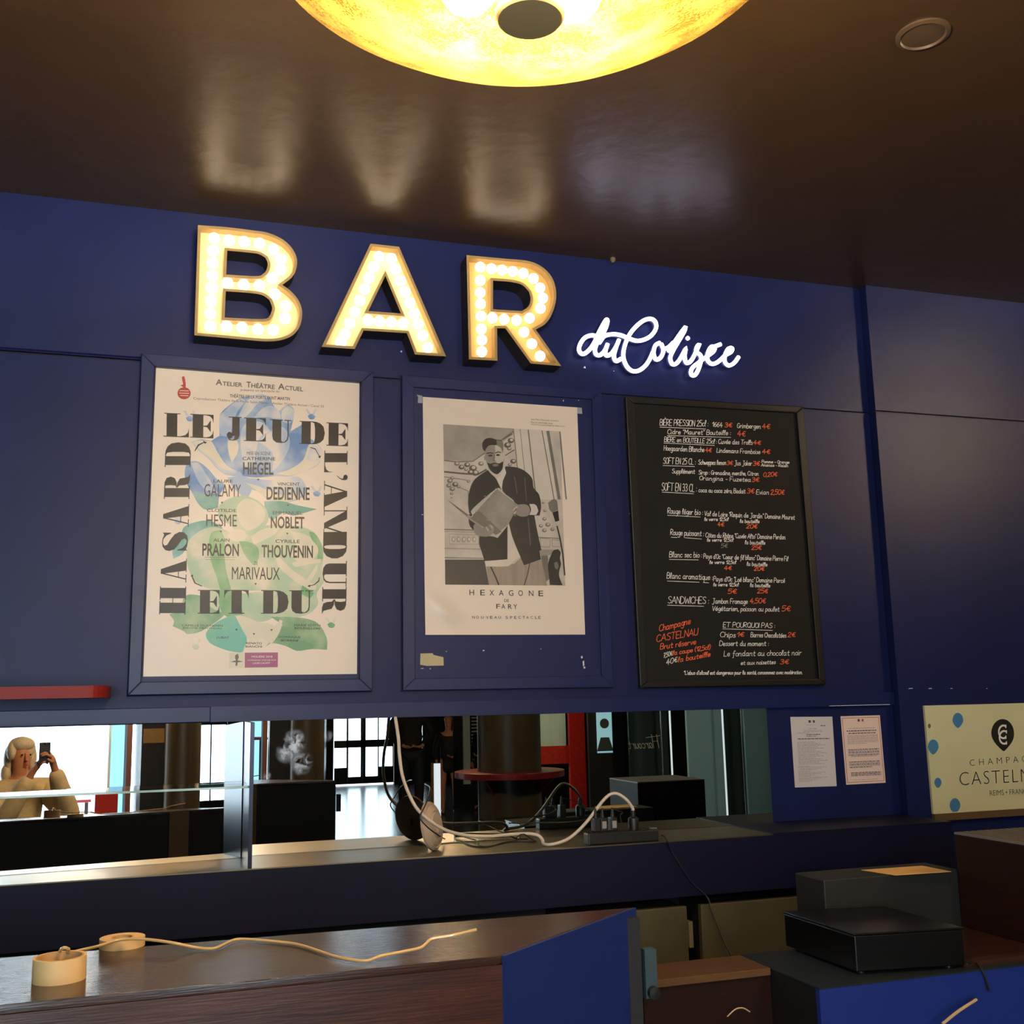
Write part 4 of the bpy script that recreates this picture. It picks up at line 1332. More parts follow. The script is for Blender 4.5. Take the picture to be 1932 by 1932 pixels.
pb(z4, [(1270, 215), (1400, 215), (1400, 260), (1290, 270)], SOFT, False)
pb(z4, [(1290, 270), (1350, 265), (1365, 470), (1330, 500)], MID, False)
# trousers, shirt, jacket
pb(z4, [(815, 345), (1060, 340), (1130, 270), (1280, 240), (1300, 330), (1345, 528), (840, 522)], TRO, False)
line(z4, [(855, 365), (900, 460), (925, 522)], 14, DKG)
line(z4, [(1200, 300), (1175, 430), (1145, 525)], 12, LINE)
pb(z3, [(835, 890), (975, 870), (985, 960), (960, 1090), (900, 1060), (860, 980)], SKINL, False)
pb(z4, [(805, 320), (1000, 300), (1010, 0), (1050, -60), (1130, 270), (1070, 300), (1030, 345), (980, 362), (815, 362)], PALE)
pb(z3, [(830, 905), (760, 950), (705, 1000), (672, 1080), (658, 1180), (668, 1280), (690, 1290), (700, 1240), (900, 1070), (950, 1080), (905, 985), (860, 940)], K)
pb(z3, [(985, 872), (1090, 885), (1160, 920), (1215, 980), (1228, 1060), (1275, 1120), (1292, 1220), (1280, 1300), (1230, 1300), (1255, 1480), (1290, 1680), (1150, 1730), (1130, 1700), (1020, 1400), (1070, 1200), (960, 1090), (955, 960)], DKG)
pb(z4, [(755, 100), (860, 100), (915, 115), (1000, 10), (1000, 300), (800, 315), (775, 230), (755, 170)], K)
pb(z3, [(660, 1290), (690, 1285), (760, 1380), (705, 1430), (670, 1380)], K)
pb(z4, [(1010, -20), (1060, -110), (1230, -100), (1260, 60), (1295, 220), (1140, 278), (1080, 140)], DKG)
line(z3, [(1060, 960), (1085, 1110)], 12, LINE)
line(z3, [(1150, 970), (1165, 1180)], 10, LINE)
line(z3, [(1180, 1320), (1200, 1560)], 12, LINE)
# head, beard, hair
pb(z3, [(800, 720), (830, 700), (900, 690), (950, 690), (968, 760), (968, 840), (940, 890), (880, 900), (835, 870), (812, 820)], SKIN)
pb(z3, [(890, 690), (955, 690), (970, 770), (960, 840), (930, 850), (890, 830), (895, 760)], SKINL)
pb(z3, [(786, 720), (783, 670), (810, 635), (855, 627), (900, 640), (950, 650), (965, 690), (962, 740), (940, 690), (850, 690), (818, 715), (805, 745)], K)
pb(z3, [(905, 645), (955, 655), (965, 700), (960, 760), (940, 710), (910, 690)], MID)
pb(z3, [(824, 840), (850, 850), (890, 842), (925, 848), (962, 830), (958, 890), (930, 930), (905, 942), (870, 925), (840, 890)], K)
pb(z3, [(868, 858), (895, 850), (925, 858), (915, 872), (880, 874)], MID)
line(z3, [(818, 762), (850, 755), (878, 762)], 9, K)
line(z3, [(895, 758), (920, 748), (945, 755)], 9, K)
pb(z3, _arc(852, 780, 20, 9, 0, 360, 10)[:-1], DKG)
pb(z3, _arc(918, 775, 17, 9, 0, 360, 10)[:-1], DKG)
line(z3, [(886, 770), (878, 820), (900, 828)], 6, LINE)
pb(z3, _arc(806, 800, 9, 22, 0, 360, 8)[:-1], SKIN)
pb(z3, [(838, 895), (868, 945), (905, 985), (940, 950), (975, 880), (990, 930), (960, 1000), (950, 1080), (905, 985), (860, 935)], PALE, False)
# open book and hands
pb(z3, [(475, 1165), (500, 1175), (660, 1290), (800, 1390), (770, 1400), (690, 1350), (640, 1310), (560, 1240)], SOFT, False)
pb(z3, [(500, 1178), (650, 1290), (660, 1310), (560, 1235)], LINE, False)
pb(z3, [(905, 1065), (1095, 1210), (1010, 1375), (900, 1470), (790, 1385), (690, 1310), (720, 1260)], BOOK, False)
pb(z3, [(755, 1258), (900, 1395), (950, 1440), (900, 1470), (680, 1325), (700, 1290)], MID, False)
for k in range(26):
    x, y = 800 + (k * 53) % 220, 1110 + (k * 37) % 250
    if abs(x - 910) * 0.9 + abs(y - 1225) < 190:
        line(z3, [(x - 18, y), (x - 6, y - 9), (x + 7, y + 4), (x + 18, y - 6)], 4, SOFT)
line(z3, [(905, 1065), (700, 1290), (690, 1312)], 6, PALE)
pb(z3, [(1055, 1225), (1100, 1205), (1170, 1208), (1195, 1250), (1180, 1300), (1120, 1310), (1075, 1290), (1045, 1260)], SKIN)
for k in range(4):
    line(z3, [(1090 - k * 8, 1222 + k * 22), (1062 - k * 2, 1238 + k * 20), (1052 + k * 8, 1262 + k * 14)], 9, MID if k % 2 else SKINL)
pb(z3, [(1190, 1200), (1245, 1205), (1270, 1250), (1250, 1295), (1190, 1295), (1205, 1250)], PALE)
pb(z3, [(1215, 1120), (1275, 1125), (1292, 1220), (1275, 1290), (1255, 1220), (1225, 1190)], DKG)
pb(z3, [(705, 1420), (720, 1390), (790, 1410), (850, 1375), (880, 1400), (880, 1440), (840, 1480), (760, 1480), (720, 1460)], SKIN)
for k in range(4):
    line(z3, [(790 + k * 22, 1405 - k * 6), (815 + k * 20, 1440 - k * 8), (790 + k * 22, 1470 - k * 6)], 9, SKINL if k % 2 else MID)
pb(z4, [(705, 20), (720, -10), (840, 60), (880, 20), (870, 80), (800, 100), (740, 85)], SKIN)
# old microphone and statuette
pb(z3, [(1352, 1190), (1400, 1158), (1430, 1175), (1440, 1250), (1390, 1275), (1365, 1250)], MID)
pb(z3, [(1390, 1275), (1440, 1255), (1450, 1345), (1415, 1355)], K)
line(z4, [(1430, 10), (1455, 110), (1480, 250), (1498, 440)], 14, DKG)
pb(z4, [(1380, 260), (1400, 222), (1440, 212), (1462, 240), (1455, 290), (1465, 340), (1450, 400), (1450, 450), (1478, 525), (1368, 522), (1360, 440), (1352, 370), (1360, 310)], DKG)
pb(z4, [(1405, 330), (1430, 320), (1445, 360), (1430, 390), (1410, 370)], MID)
YTX = YP2 - 0.0030


def t2(body, tr, x0, y0, x1, y1, h, mi=INK, **kw):
    put_text(b, body, tr(x0, y0), tr(x1, y1), tr(x0 - 1, y0 - h), YTX, mi, **kw)


def spaced(word, tr, xs, y0, y1, w, h, bold=0.0):
    for k, ch in enumerate(word):
        x = xs[k]
        y = y0 + (y1 - y0) * k / max(1, len(word) - 1)
        t2(ch, tr, x, y, x + w, y, h, bold=bold)


spaced('HEXAGONE', z4, [671, 765, 845, 927, 1012, 1095, 1186, 1271], 612, 620, 40, 48, 0.0)
t2('DE', z4, 973, 670, 1014, 671, 24)
spaced('FARY', z4, [904, 948, 1006, 1052], 728, 731, 33, 40, 0.0)
spaced('NOUVEAU', z4, [695, 729, 772, 815, 850, 887, 922], 815, 816, 22, 24)
spaced('SPECTACLE', z4, [985, 1024, 1060, 1096, 1132, 1165, 1202, 1240, 1270], 817, 817, 20, 24)
t2('Jean-Marc Dumontet présente', z3, 1205, 474, 1442, 488, 16, LINE)
t2('Mise en scène Kader Aoun', z3, 1205, 497, 1392, 508, 14, LINE)
t2('Textes Fary, Jason Brokerss, Kader Aoun', z3, 1205, 517, 1498, 534, 14, LINE)
tag(b.build('portrait_poster', bw, fix=False), 'white poster with a black and white photo of a bearded man holding a book', 'poster')

# ------------------------------------------------------------------ hand lettering for the blackboard (single strokes)
GL = {
    'A': "0,0 2,7 4,0|.8,2.4 3.3,2.4", 'B': "0,0 0,7 2.4,6.8 3,5.4 2.2,4 0,3.7 2.6,3.4 3.4,1.8 2.6,.2 0,0", 'C': "3.4,5.8 2.2,7 .6,6 0,3.5 .6,.9 2.2,0 3.5,1", 'D': "0,0 0,7 2,6.7 3.6,4.8 3.6,2 2,.2 0,0",
    'E': "3,7 0,7 0,0 3,0|0,3.6 2.4,3.6", 'F': "3.2,7 0,7 0,0|0,3.6 2.3,3.6", 'G': "3.4,5.8 2,7 .5,6 0,3.4 .6,.8 2,0 3.5,1 3.5,3 2.2,3", 'H': "0,0 0,7|3.2,0 3.2,7|0,3.5 3.2,3.5", 'I': "0,0 0,7",
    'J': "2.6,7 2.6,.5 1.6,-1.4 0,-1|1,7 3.6,7", 'K': "0,0 0,7|3.2,7 0,3.2 3.3,0", 'L': "0,7 0,0 2.9,0", 'M': "0,0 .6,7 2.2,2.5 3.8,7 4.4,0", 'N': "0,0 0,7 3.2,0 3.2,7", 'O': "1.8,7 .3,5.6 0,3.4 .5,1 1.8,0 3.2,1 3.6,3.6 3.2,6 1.8,7",
    'P': "0,0 0,7 2.4,6.8 3.2,5.4 2.4,3.7 0,3.4", 'Q': "1.8,7 .3,5.6 0,3.4 .5,1 1.8,0 3.2,1 3.6,3.6 3.2,6 1.8,7|2.2,1.6 3.8,-.6", 'R': "0,0 0,7 2.4,6.8 3.1,5.4 2.3,3.8 0,3.5 3.2,0", 'S': "3.2,6.2 2,7 .5,6.3 .3,5 1.6,3.8 3,2.6 3.1,1 1.8,0 0,.8",
    'T': "-.2,7 3.8,7|1.8,7 1.8,0", 'U': "0,7 0,1.6 1,.1 2.4,.2 3.2,1.6 3.2,7", 'V': "0,7 1.7,0 3.4,7", 'W': "0,7 1,0 2.3,5 3.6,0 4.6,7", 'X': "0,0 3.2,7|0,7 3.2,0", 'Y': "0,7 1.7,3.4 3.4,7|1.7,3.4 1.7,0", 'Z': "0,7 3.2,7 0,0 3.3,0",
    'a': "2.6,3.6 1.2,4 .2,2.6 .2,1 1,0 2,.6 2.6,2.4 2.6,4|2.6,3 2.6,.6 3.4,.1", 'b': "0,7 0,.4 1.4,0 2.6,1.2 2.5,3 1.3,3.9 0,2.6", 'c': "2.6,3.3 1.5,4 .3,3 .1,1.2 1.2,0 2.7,.7", 'd': "2.6,3.4 1.3,4 .2,2.6 .2,1 1.1,0 2.3,.8 2.6,2.4|2.6,7 2.6,.6 3.3,.1",
    'e': ".2,1.9 2.5,2.3 2.2,3.6 1.2,4 .2,2.8 .2,1 1.2,0 2.7,.8", 'f': "2.8,6.4 1.9,7 1.2,5.8 1.2,-1.4 .4,-2.4|0,3.8 2.4,3.8", 'g': "2.6,3.5 1.3,4 .2,2.6 .3,1 1.3,.2 2.6,1.6|2.6,4 2.6,-1.4 1.4,-2.8 0,-2", 'h': "0,7 0,0|0,2.4 1.4,4 2.4,3.2 2.4,0",
    'i': "0,4 0,.5 .7,0|0,5.6 .15,5.9", 'j': "1,4 1,-1.8 0,-2.8|1,5.6 1.15,5.9", 'k': "0,7 0,0|2.2,3.8 0,1.8 2.4,0", 'l': "0,2 1.2,5 1,7 .2,6.4 .1,1 .9,0", 'm': "0,0 0,4|0,2.6 1.1,4 1.8,3 1.8,0|1.8,2.6 2.9,4 3.7,3 3.7,.4 4.2,0", 'n': "0,0 0,4|0,2.5 1.4,4 2.3,3.2 2.3,.5 3,0",
    'o': "1.3,4 .2,2.9 .2,1 1.3,0 2.5,1 2.5,3 1.3,4", 'p': "0,4 0,-2.8|0,2.6 1.3,4 2.5,3 2.4,1 1.2,0 0,1", 'q': "2.5,3.6 1.2,4 .2,2.6 .3,.9 1.3,.1 2.5,1.4|2.5,4 2.5,-2.8", 'r': "0,0 0,4|0,2.4 1,3.8 2.1,3.7", 's': "2.2,3.4 1.2,4 .2,3.2 1.2,2.2 2.2,1.2 1.3,.1 0,.5",
    't': "1,6 1,.7 1.8,0 2.4,.5|0,4 2.3,4", 'u': "0,4 0,1 .9,0 2.1,1 2.4,4|2.4,4 2.4,.6 3,0", 'v': "0,4 1.2,0 2.5,4", 'w': "0,4 .8,0 1.8,3.2 2.8,0 3.7,4", 'x': "0,4 2.4,0|2.4,4 0,0", 'y': "0,4 1.3,.6|2.6,4 1.2,-1.8 .2,-2.8", 'z': "0,4 2.4,4 0,0 2.5,0",
    '0': "1.6,7 .3,5.8 0,3.4 .4,1 1.6,0 2.8,1 3.1,3.6 2.8,6 1.6,7", '1': "0,4.6 1.6,7 1.6,0", '2': "0,5.6 1.2,7 2.6,6.2 2.5,4.6 0,0 3,.1", '3': "0,6.2 1.4,7 2.6,5.8 2.2,4.2 1,3.7 2.6,3 2.9,1.4 1.6,0 0,.8", '4': "2,7 0,2.4 3.4,2.4|2.2,4.6 2.2,-.3", '5': "2.9,7 .4,7 .2,3.9 1.8,4.3 2.9,3 2.5,.7 1,0 0,.6",
    '6': "2.6,6.8 .8,5 .1,2.4 .7,.4 1.8,0 2.8,1.2 2.5,3 1.3,3.5 .2,2.2", '7': "0,7 3,7 1,0|.7,3.6 2.7,3.6", '8': "1.6,7 .3,5.6 1.6,3.8 2.9,2 1.6,0 .2,1.8 1.6,3.8 2.8,5.6 1.6,7", '9': "2.6,5 1.4,7 .3,5.4 1,3.8 2.4,4.4 2.6,5.6 2.2,0",
    '€': "3.2,5.6 2.2,6.4 1,5.2 .7,3 1.2,.8 2.4,.1 3.4,.9|0,3.7 2.6,3.7|0,2.5 2.3,2.5", ':': "0,.6 .1,.9|0,3.4 .1,3.7", ',': ".4,.4 0,-1.2", '.': "0,0 .2,.3", '-': "0,2.4 2,2.4", "'": ".2,7 0,5.2", '"': "0,7 -.1,5.6|.9,7 .8,5.6", '*': "0,5 1.6,6.6|0,6.6 1.6,5", '(': "1.2,8 0,5 0,2 1.2,-1", ')': "0,8 1.2,5 1.2,2 0,-1", '_': "0,0 3,0",
}
ACC = {'É': ('E', "1,8 2.2,9.2"), 'È': ('E', "2.2,8 1,9.2"), 'é': ('e', "1,4.8 2.2,6.2"), 'è': ('e', "2,4.8 .8,6.2"), 'ê': ('e', ".6,4.8 1.3,6 2.1,4.8"), 'ô': ('o', ".5,4.8 1.3,6 2.1,4.8"), 'ï': ('i', "-.5,5.6 -.4,5.9"), 'à': ('a', "1.8,4.8 .8,6.2")}


def glyph(ch):
    ex = ''
    if ch in ACC:
        ch, ex = ACC[ch]
    s = GL.get(ch)
    if s is None:
        return [], 2.0
    st = [[tuple(float(v) for v in q.split(',')) for q in part.split()] for part in (s + ('|' + ex if ex else '')).split('|')]
    wid = max(q[0] for part in st for q in part)
    return st, wid


def hand(mb, body, x0, y0, x1, y1, cap, mi, tr, Y, wpx=1.25, slant=0.1):
    """Write body from photo point (x0,y0) to (x1,y1) along its baseline, capital height cap (zoom units)."""
    pos, strokes = 0.0, []
    rnd = random.Random(body)
    for ch in body:
        if ch == ' ':
            pos += 2.2
            continue
        st, wd = glyph(ch)
        dy = rnd.uniform(-.15, .15)
        for part in st:
            strokes.append([(pos + x + slant * y, y + dy) for x, y in part])
        pos += wd + 0.75
    total = max(0.1, pos - 0.75)
    a, c = W(*tr(x0, y0), Y), W(*tr(x1, y1), Y)
    ex = (c - a) / total
    ey = (W(*tr(x0, y0 - cap), Y) - a) / 7.0
    hw = wpx * YW / FPX / 2
    for st in strokes:
        P = [a + ex * x + ey * y for x, y in st]
        if len(P) > 2:
            P = [Vector((q.x, Y, q.y)) for q in catmull([(p.x, p.z) for p in P], 3, closed=False, corner=95)]
        ribbon(mb, P, hw, mi)


RC = [0]


def ribbon(mb, P, hw, mi):
    for p, q in zip(P, P[1:]):
        d = q - p
        if d.length < 1e-7:
            continue
        d.normalize()
        RC[0] = (RC[0] + 1) % 60
        y_o = Vector((0, -RC[0] * 4e-6, 0))
        p, q = p + y_o, q + y_o
        s_ = Vector((-d.z, 0, d.x)) * hw
        e_ = d * hw * 0.7
        mb.quad(p - s_ - e_, q - s_ + e_, q + s_ + e_, p + s_ - e_, mi)


BOARD = mat('blackboard_slate', (19, 18, 17), rough=0.65, spec=0.25, var=0.15, vscale=5)
CHALK = mat('white_chalk_pen', (232, 230, 224), rough=0.8)
CORAL = mat('coral_chalk_pen', (236, 106, 62), rough=0.8)
DIM = mat('faded_chalk_pen', (140, 138, 132), rough=0.8)
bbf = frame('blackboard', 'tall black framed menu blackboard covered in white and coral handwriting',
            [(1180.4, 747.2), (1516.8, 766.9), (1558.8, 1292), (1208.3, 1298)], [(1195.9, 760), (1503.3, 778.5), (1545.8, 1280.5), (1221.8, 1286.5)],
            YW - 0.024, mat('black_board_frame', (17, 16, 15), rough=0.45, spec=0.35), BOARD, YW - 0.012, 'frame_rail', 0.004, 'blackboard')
YBB = YW - 0.0128
b = MB()
w_, o_, d_ = 0, 1, 2
LINES5 = [
    ("BIÈRE PRESSION 25cl :", 362, 302, 800, 312, 55, w_), ("1664", 838, 312, 930, 318, 42, w_), ("3€", 952, 318, 1018, 318, 40, o_), ("Grimbergen", 1065, 325, 1280, 332, 42, w_), ("4€", 1294, 332, 1365, 332, 44, o_),
    ('Cidre "Mauret" Bouteille :', 430, 380, 1005, 390, 42, w_), ("4€", 1068, 400, 1140, 402, 50, o_), ("BIÈRE en BOUTEILLE 25cl", 402, 450, 860, 468, 42, w_), (": Cuvée des Trolls", 875, 468, 1205, 478, 42, w_), ("4€", 1214, 475, 1280, 478, 36, o_),
    ("Hoegaarden Blanche", 398, 530, 765, 545, 45, w_), ("4€", 777, 545, 832, 545, 38, o_), ("Lindemans Framboise", 880, 548, 1275, 562, 40, w_), ("4€", 1294, 560, 1365, 560, 40, o_),
    ("SOFT EN 25 CL :", 392, 650, 685, 660, 55, w_), ("Schweppes lemon", 712, 658, 965, 662, 42, w_), ("3€", 972, 662, 1025, 662, 36, o_), ("Jus Joker", 1040, 665, 1200, 668, 42, w_), ("3€", 1210, 668, 1272, 668, 40, o_),
    ("Pomme - Orange", 1290, 645, 1540, 650, 26, w_), ("Ananas - Raisin", 1285, 675, 1530, 682, 26, w_), ("Supplément", 472, 738, 680, 742, 40, w_), ("Sirop : Grenadine, menthe, Citron", 715, 748, 1260, 760, 38, w_), ("0,20€", 1305, 770, 1430, 765, 38, o_),
    ("Orangina - Fuzetea", 722, 800, 1190, 815, 38, w_), ("3€", 1200, 815, 1265, 815, 38, o_), ("SOFT EN 33 CL :", 378, 895, 695, 908, 70, w_), ("coca ou coca zéro, Badoit", 715, 910, 1140, 922, 40, w_), ("3€", 1157, 920, 1220, 920, 42, o_),
    ("Evian", 1240, 930, 1355, 932, 40, w_), ("2,50€", 1372, 932, 1495, 932, 44, o_), ("Rouge léger bio :", 432, 1105, 750, 1118, 50, w_), ('Val de Loire "Requin de Jardin" Domaine Mouret', 768, 1125, 1590, 1160, 42, w_),
    ("le verre 12,5cl", 768, 1172, 985, 1172, 30, w_), ("la bouteille", 1092, 1190, 1268, 1192, 32, w_), ("4€", 887, 1222, 945, 1222, 38, o_), ("20€", 1150, 1240, 1248, 1240, 38, o_),
    ("Rouge puissant :", 458, 1300, 760, 1312, 50, w_), ('Côtes du Rhône "Cuvée Alto" Domaine Perdon', 778, 1322, 1505, 1340, 42, w_)]
LINES6 = [
    ("le verre 12,5cl", 792, 105, 1030, 105, 30, w_), ("la bouteille", 1138, 128, 1320, 132, 34, w_), ("5€", 918, 162, 978, 160, 38, d_), ("25€", 1198, 178, 1285, 178, 38, o_), ("Blanc sec bio :", 448, 248, 742, 250, 50, w_),
    ("Pays d'Oc \"Coeur de fil blanc\" Domaine Pierre Fil", 760, 258, 1530, 282, 42, w_), ("le verre 12,5cl", 815, 308, 1055, 308, 30, w_), ("la bouteille", 1155, 325, 1340, 330, 34, w_), ("4€", 948, 365, 1015, 362, 38, o_), ("20€", 1220, 370, 1312, 370, 36, o_),
    ("Blanc aromatique :", 425, 440, 840, 455, 52, w_), ("Pays d'Oc \"Loé blanc\" Domaine Parcé", 850, 465, 1500, 480, 42, w_), ("le verre 12,5cl", 850, 512, 1078, 512, 30, w_), ("la bouteille", 1185, 518, 1365, 522, 34, w_), ("5€", 980, 580, 1060, 578, 42, o_),
    ("25€", 1250, 575, 1345, 575, 40, o_), ("SANDWICHES :", 435, 668, 805, 672, 62, w_), ("Jambon Fromage", 838, 668, 1160, 672, 44, w_), ("4,50€", 1182, 668, 1325, 665, 44, o_), ("Végétarien, poisson ou poulet", 838, 735, 1450, 742, 42, w_), ("5€", 1472, 740, 1550, 738, 48, o_),
    ("Champagne", 355, 925, 640, 855, 58, o_), ("CASTELNAU", 330, 1020, 705, 955, 62, o_), ("Brut réserve", 365, 1088, 690, 1040, 50, o_), ("7,50€", 395, 1165, 475, 1140, 40, w_), ("la coupe (12,5cl)", 480, 1140, 820, 1085, 40, o_), ("40€", 420, 1230, 520, 1200, 48, w_),
    ("la bouteille", 528, 1205, 820, 1150, 44, o_), ("ET POURQUOI PAS :", 938, 885, 1408, 892, 44, w_), ("Chips", 910, 975, 1050, 978, 46, w_), ("1€", 1062, 972, 1128, 970, 40, o_), ("Barres Chocolatées", 1190, 975, 1512, 980, 42, w_), ("2€", 1527, 975, 1595, 972, 42, o_),
    ("Dessert du moment :", 905, 1055, 1350, 1055, 44, w_), ("Le fondant au chocolat noir", 945, 1150, 1650, 1140, 48, w_), ("et aux noisettes", 1100, 1228, 1415, 1220, 36, w_), ("3€", 1457, 1222, 1535, 1220, 42, o_),
    ("*L'abus d'alcool est dangereux pour la santé, consommez avec modération.", 580, 1318, 1660, 1312, 34, w_)]
for (t_, x0, y0, x1, y1, cp_, m_) in LINES5:
    hand(b, t_, x0, y0, x1, y1, cp_, m_, z5, YBB, 1.35 if m_ == o_ else 1.15)
for (t_, x0, y0, x1, y1, cp_, m_) in LINES6:
    hand(b, t_, x0, y0, x1, y1, cp_, m_, z6, YBB, 1.35 if m_ == o_ else 1.15)
for tr, x0, y0, x1, y1 in ((z5, 362, 318, 780, 335), (z5, 430, 395, 1008, 412), (z5, 398, 463, 860, 485), (z5, 390, 668, 678, 678), (z5, 382, 910, 670, 925), (z5, 432, 1122, 500, 1124), (z5, 525, 1126, 730, 1138), (z5, 465, 1322, 520, 1324), (z5, 592, 1326, 742, 1338),
                           (z6, 448, 268, 712, 272), (z6, 430, 465, 720, 476), (z6, 758, 478, 808, 481), (z6, 432, 685, 760, 695), (z6, 935, 900, 1388, 915)):
    ribbon(b, [W(*tr(x0, y0), YBB), W(*tr(x1, y1), YBB)], 1.1 * YW / FPX / 2, 0)
b.build('handwriting', [CHALK, CORAL, DIM], bbf, fix=False)

# ------------------------------------------------------------------ official notices on the wall
def notice(quad, border, label, rows):
    bb = MB()
    Y = YW - 0.0012
    P = [W(*p, Y) for p in quad]
    bb.prism(P, (0, 0.0012, 0), 0)

    def at(u, v, k=1):
        return (P[0] * (1 - u) + P[1] * u) * (1 - v) + (P[3] * (1 - u) + P[2] * u) * v + Vector((0, -0.0002 * k, 0))

    def bar(u0, v0, u1, v1, mi, k=1):
        bb.quad(at(u0, v0, k), at(u1, v0, k), at(u1, v1, k), at(u0, v1, k), mi)
    if border:
        for (u0, v0, u1, v1) in ((.03, .025, .97, .032), (.03, .965, .97, .972), (.03, .025, .042, .972), (.958, .025, .97, .972)):
            bar(u0, v0, u1, v1, 3)
    bar(.42, .05, .475, .085, 2)
    bar(.475, .05, .52, .085, 0, 2)
    bar(.525, .05, .57, .085, 3 if border else 2)
    rnd = random.Random(label)
    for (v, u0, u1, h, mi) in rows:
        u = u0
        while u < u1:
            w = rnd.uniform(.02, .09)
            bar(u, v, min(u + w, u1), v + h, mi)
            u += w + .012
    return tag(bb.build('official_notice', [mat('pink_paper', (226, 204, 196), rough=0.5) if border else mat('laminated_paper', (206, 202, 204), rough=0.22), mat('print_grey', (150, 142, 142), rough=0.6),
                                            mat('print_dark', (60, 56, 66), rough=0.6), mat('print_red', (170, 60, 52), rough=0.6)], fix=False), label, 'notice')


rows1 = [(.115, .36, .60, .006, 1), (.125, .70, .82, .01, 2), (.165, .42, .62, .008, 1), (.19, .3, .72, .007, 1), (.21, .28, .74, .007, 1), (.23, .12, .4, .007, 1), (.25, .35, .68, .01, 2), (.275, .35, .6, .008, 2), (.31, .14, .90, .012, 2)]
rows1 += [(.36 + .022 * k, .12, .55 + .33 * ((k * 7) % 5) / 5, .008, 1) for k in range(15)] + [(.70 + .018 * k, .10, .4 + .5 * ((k * 3) % 4) / 4, .007, 1) for k in range(13)]
rows2 = [(.18, .16, .84, .008, 1), (.215, .12, .88, .014, 2), (.25, .16, .85, .014, 2)]
rows2 += [(.285 + .02 * k, .12, .9 - .3 * (k == 6), .008, 1) for k in range(7)] + [(.49 + .02 * k, .12 + .06 * (k == 5), .9 - .06 * (k == 5), .011, 2 if k % 2 == 0 else 1) for k in range(6)]
rows2 += [(.67 + .02 * k, .12, .9 - .2 * (k == 4), .011, 2 if k % 2 == 0 else 1) for k in range(5)] + [(.83 + .02 * k, .14, .9, .011, 2) for k in range(3)] + [(.935, .18, .82, .006, 1)]
notice([(1491.3, 1352.7), (1570.3, 1352), (1578.6, 1483.2), (1500, 1485.8)], False, 'laminated white printed notice on the blue wall right of the mirror', rows1)
notice([(1585.9, 1351.4), (1660, 1349.4), (1671, 1476.7), (1596.8, 1480.6)], True, 'pinkish notice with a thin red border, nearest the wall corner', rows2)

# ------------------------------------------------------------------ champagne sign on the right stretch of wall
def zs_(x, y): return (1430 + x / 3.849, 1280 + y / 3.849)


YS = YR - 0.012
b = MB()
TL, BL = W(*zs_(1208, 198), YS), W(*zs_(1276, 985), YS)
XL = (TL.x + BL.x) / 2
XC = W(*zs_(1780, 400), YS).x
XR = 2 * XC - XL
zt, zb = TL.z, BL.z
sign = thing('champagne_sign', 'cream champagne sign with blue drops on the right wall', 'sign', (XC, YR, zb))
b.box((XL, YS, zb), (XR, YR, zt))
b.build('board', mat('cream_sign', (206, 206, 166), rough=0.5, var=0.03, vscale=3), sign)
b = MB()
b.box((XL, YS - 0.008, zb - 0.03), (XR, YR, zb))
b.build('ledge', mat('brown_ledge', (96, 74, 52), rough=0.5), sign)
YD1 = YS - 0.0006


PRN = [mat('drop_blue', (66, 124, 170), rough=0.5), mat('drop_green', (84, 108, 80), rough=0.5), mat('sign_black', (22, 22, 20), rough=0.5), CHALK, mat('sign_grey', (70, 74, 60), rough=0.5)]


def drop(cx, cy, rx, ry, mi, cut=None):
    pts = []
    for k in range(28):
        a = 2 * math.pi * k / 28
        x, y = math.sin(a), -math.cos(a)
        if y > 0:
            x *= (1 - y ** 1.6 * .42) if abs(y) < 0.999 else 0.5
        yy = cy + ry * y
        if cut is not None:
            yy = min(yy, cut)
        pts.append(W(*zs_(cx + rx * x, yy), YD1))
    bb = MB()
    bb.flat([pts], 0)
    bb.build('drop', PRN[mi], sign, fix=False)


drop(1452, 305, 39, 55, 0)
drop(1273, 498, 39, 55, 0)
drop(1307, 758, 26, 37, 0)
drop(1431, 925, 39, 55, 0, 968)
drop(1245, 346, 11, 17, 1)
for k in range(5):                      # the same drops scattered on the half outside the frame
    drop(2180 + (k * 97) % 170, 300 + k * 150, 34, 48, 0)
pts = []
for k in range(40):
    a = 2 * math.pi * k / 40
    x, y = math.sin(a), -math.cos(a)
    if y > 0:
        x *= 1 - .62 * y ** 2.2
    pts.append(W(*zs_(1777 + 83 * x + 8 * max(0, y), 400 + (105 if y < 0 else 128) * y), YD1))
b = MB()
b.flat([pts], 2)
YD2 = YD1 - 0.0008
for (cx, cy, rx, ry) in ((1783, 388, 34, 46), (1788, 428, 34, 46)):
    P = [W(*zs_(cx + rx * math.cos(math.radians(t)), cy + ry * math.sin(math.radians(t))), YD2) for t in range(-300, -58, 12)]
    ribbon(b, P, 0.0042, 3)
    for t in (-300, -60):
        x, y = cx + rx * math.cos(math.radians(t)), cy + ry * math.sin(math.radians(t))
        ribbon(b, [W(*zs_(x, y - 9), YD2), W(*zs_(x, y + 9), YD2)], 0.003, 3)


b.build('emblem', PRN, sign, fix=False)


def ts(body, x0, y0, x1, y1, h, mi, **kw):
    b = MB()
    put_text(b, body, zs_(x0, y0), zs_(x1, y1), zs_(x0 - 4, y0 - h), YD2, 0, **kw)
    b.build('lettering', PRN[mi], sign, fix=False)


ts('CHAMPAGNE', 1540, 636, 2075, 596, 46, 4, spacing=1.7, bold=-0.012)
ts('CASTELNAU', 1466, 778, 2150, 738, 96, 2, spacing=1.15, bold=-0.02)
ts('REIMS • FRANCE', 1686, 852, 1975, 836, 38, 4, bold=-0.008)

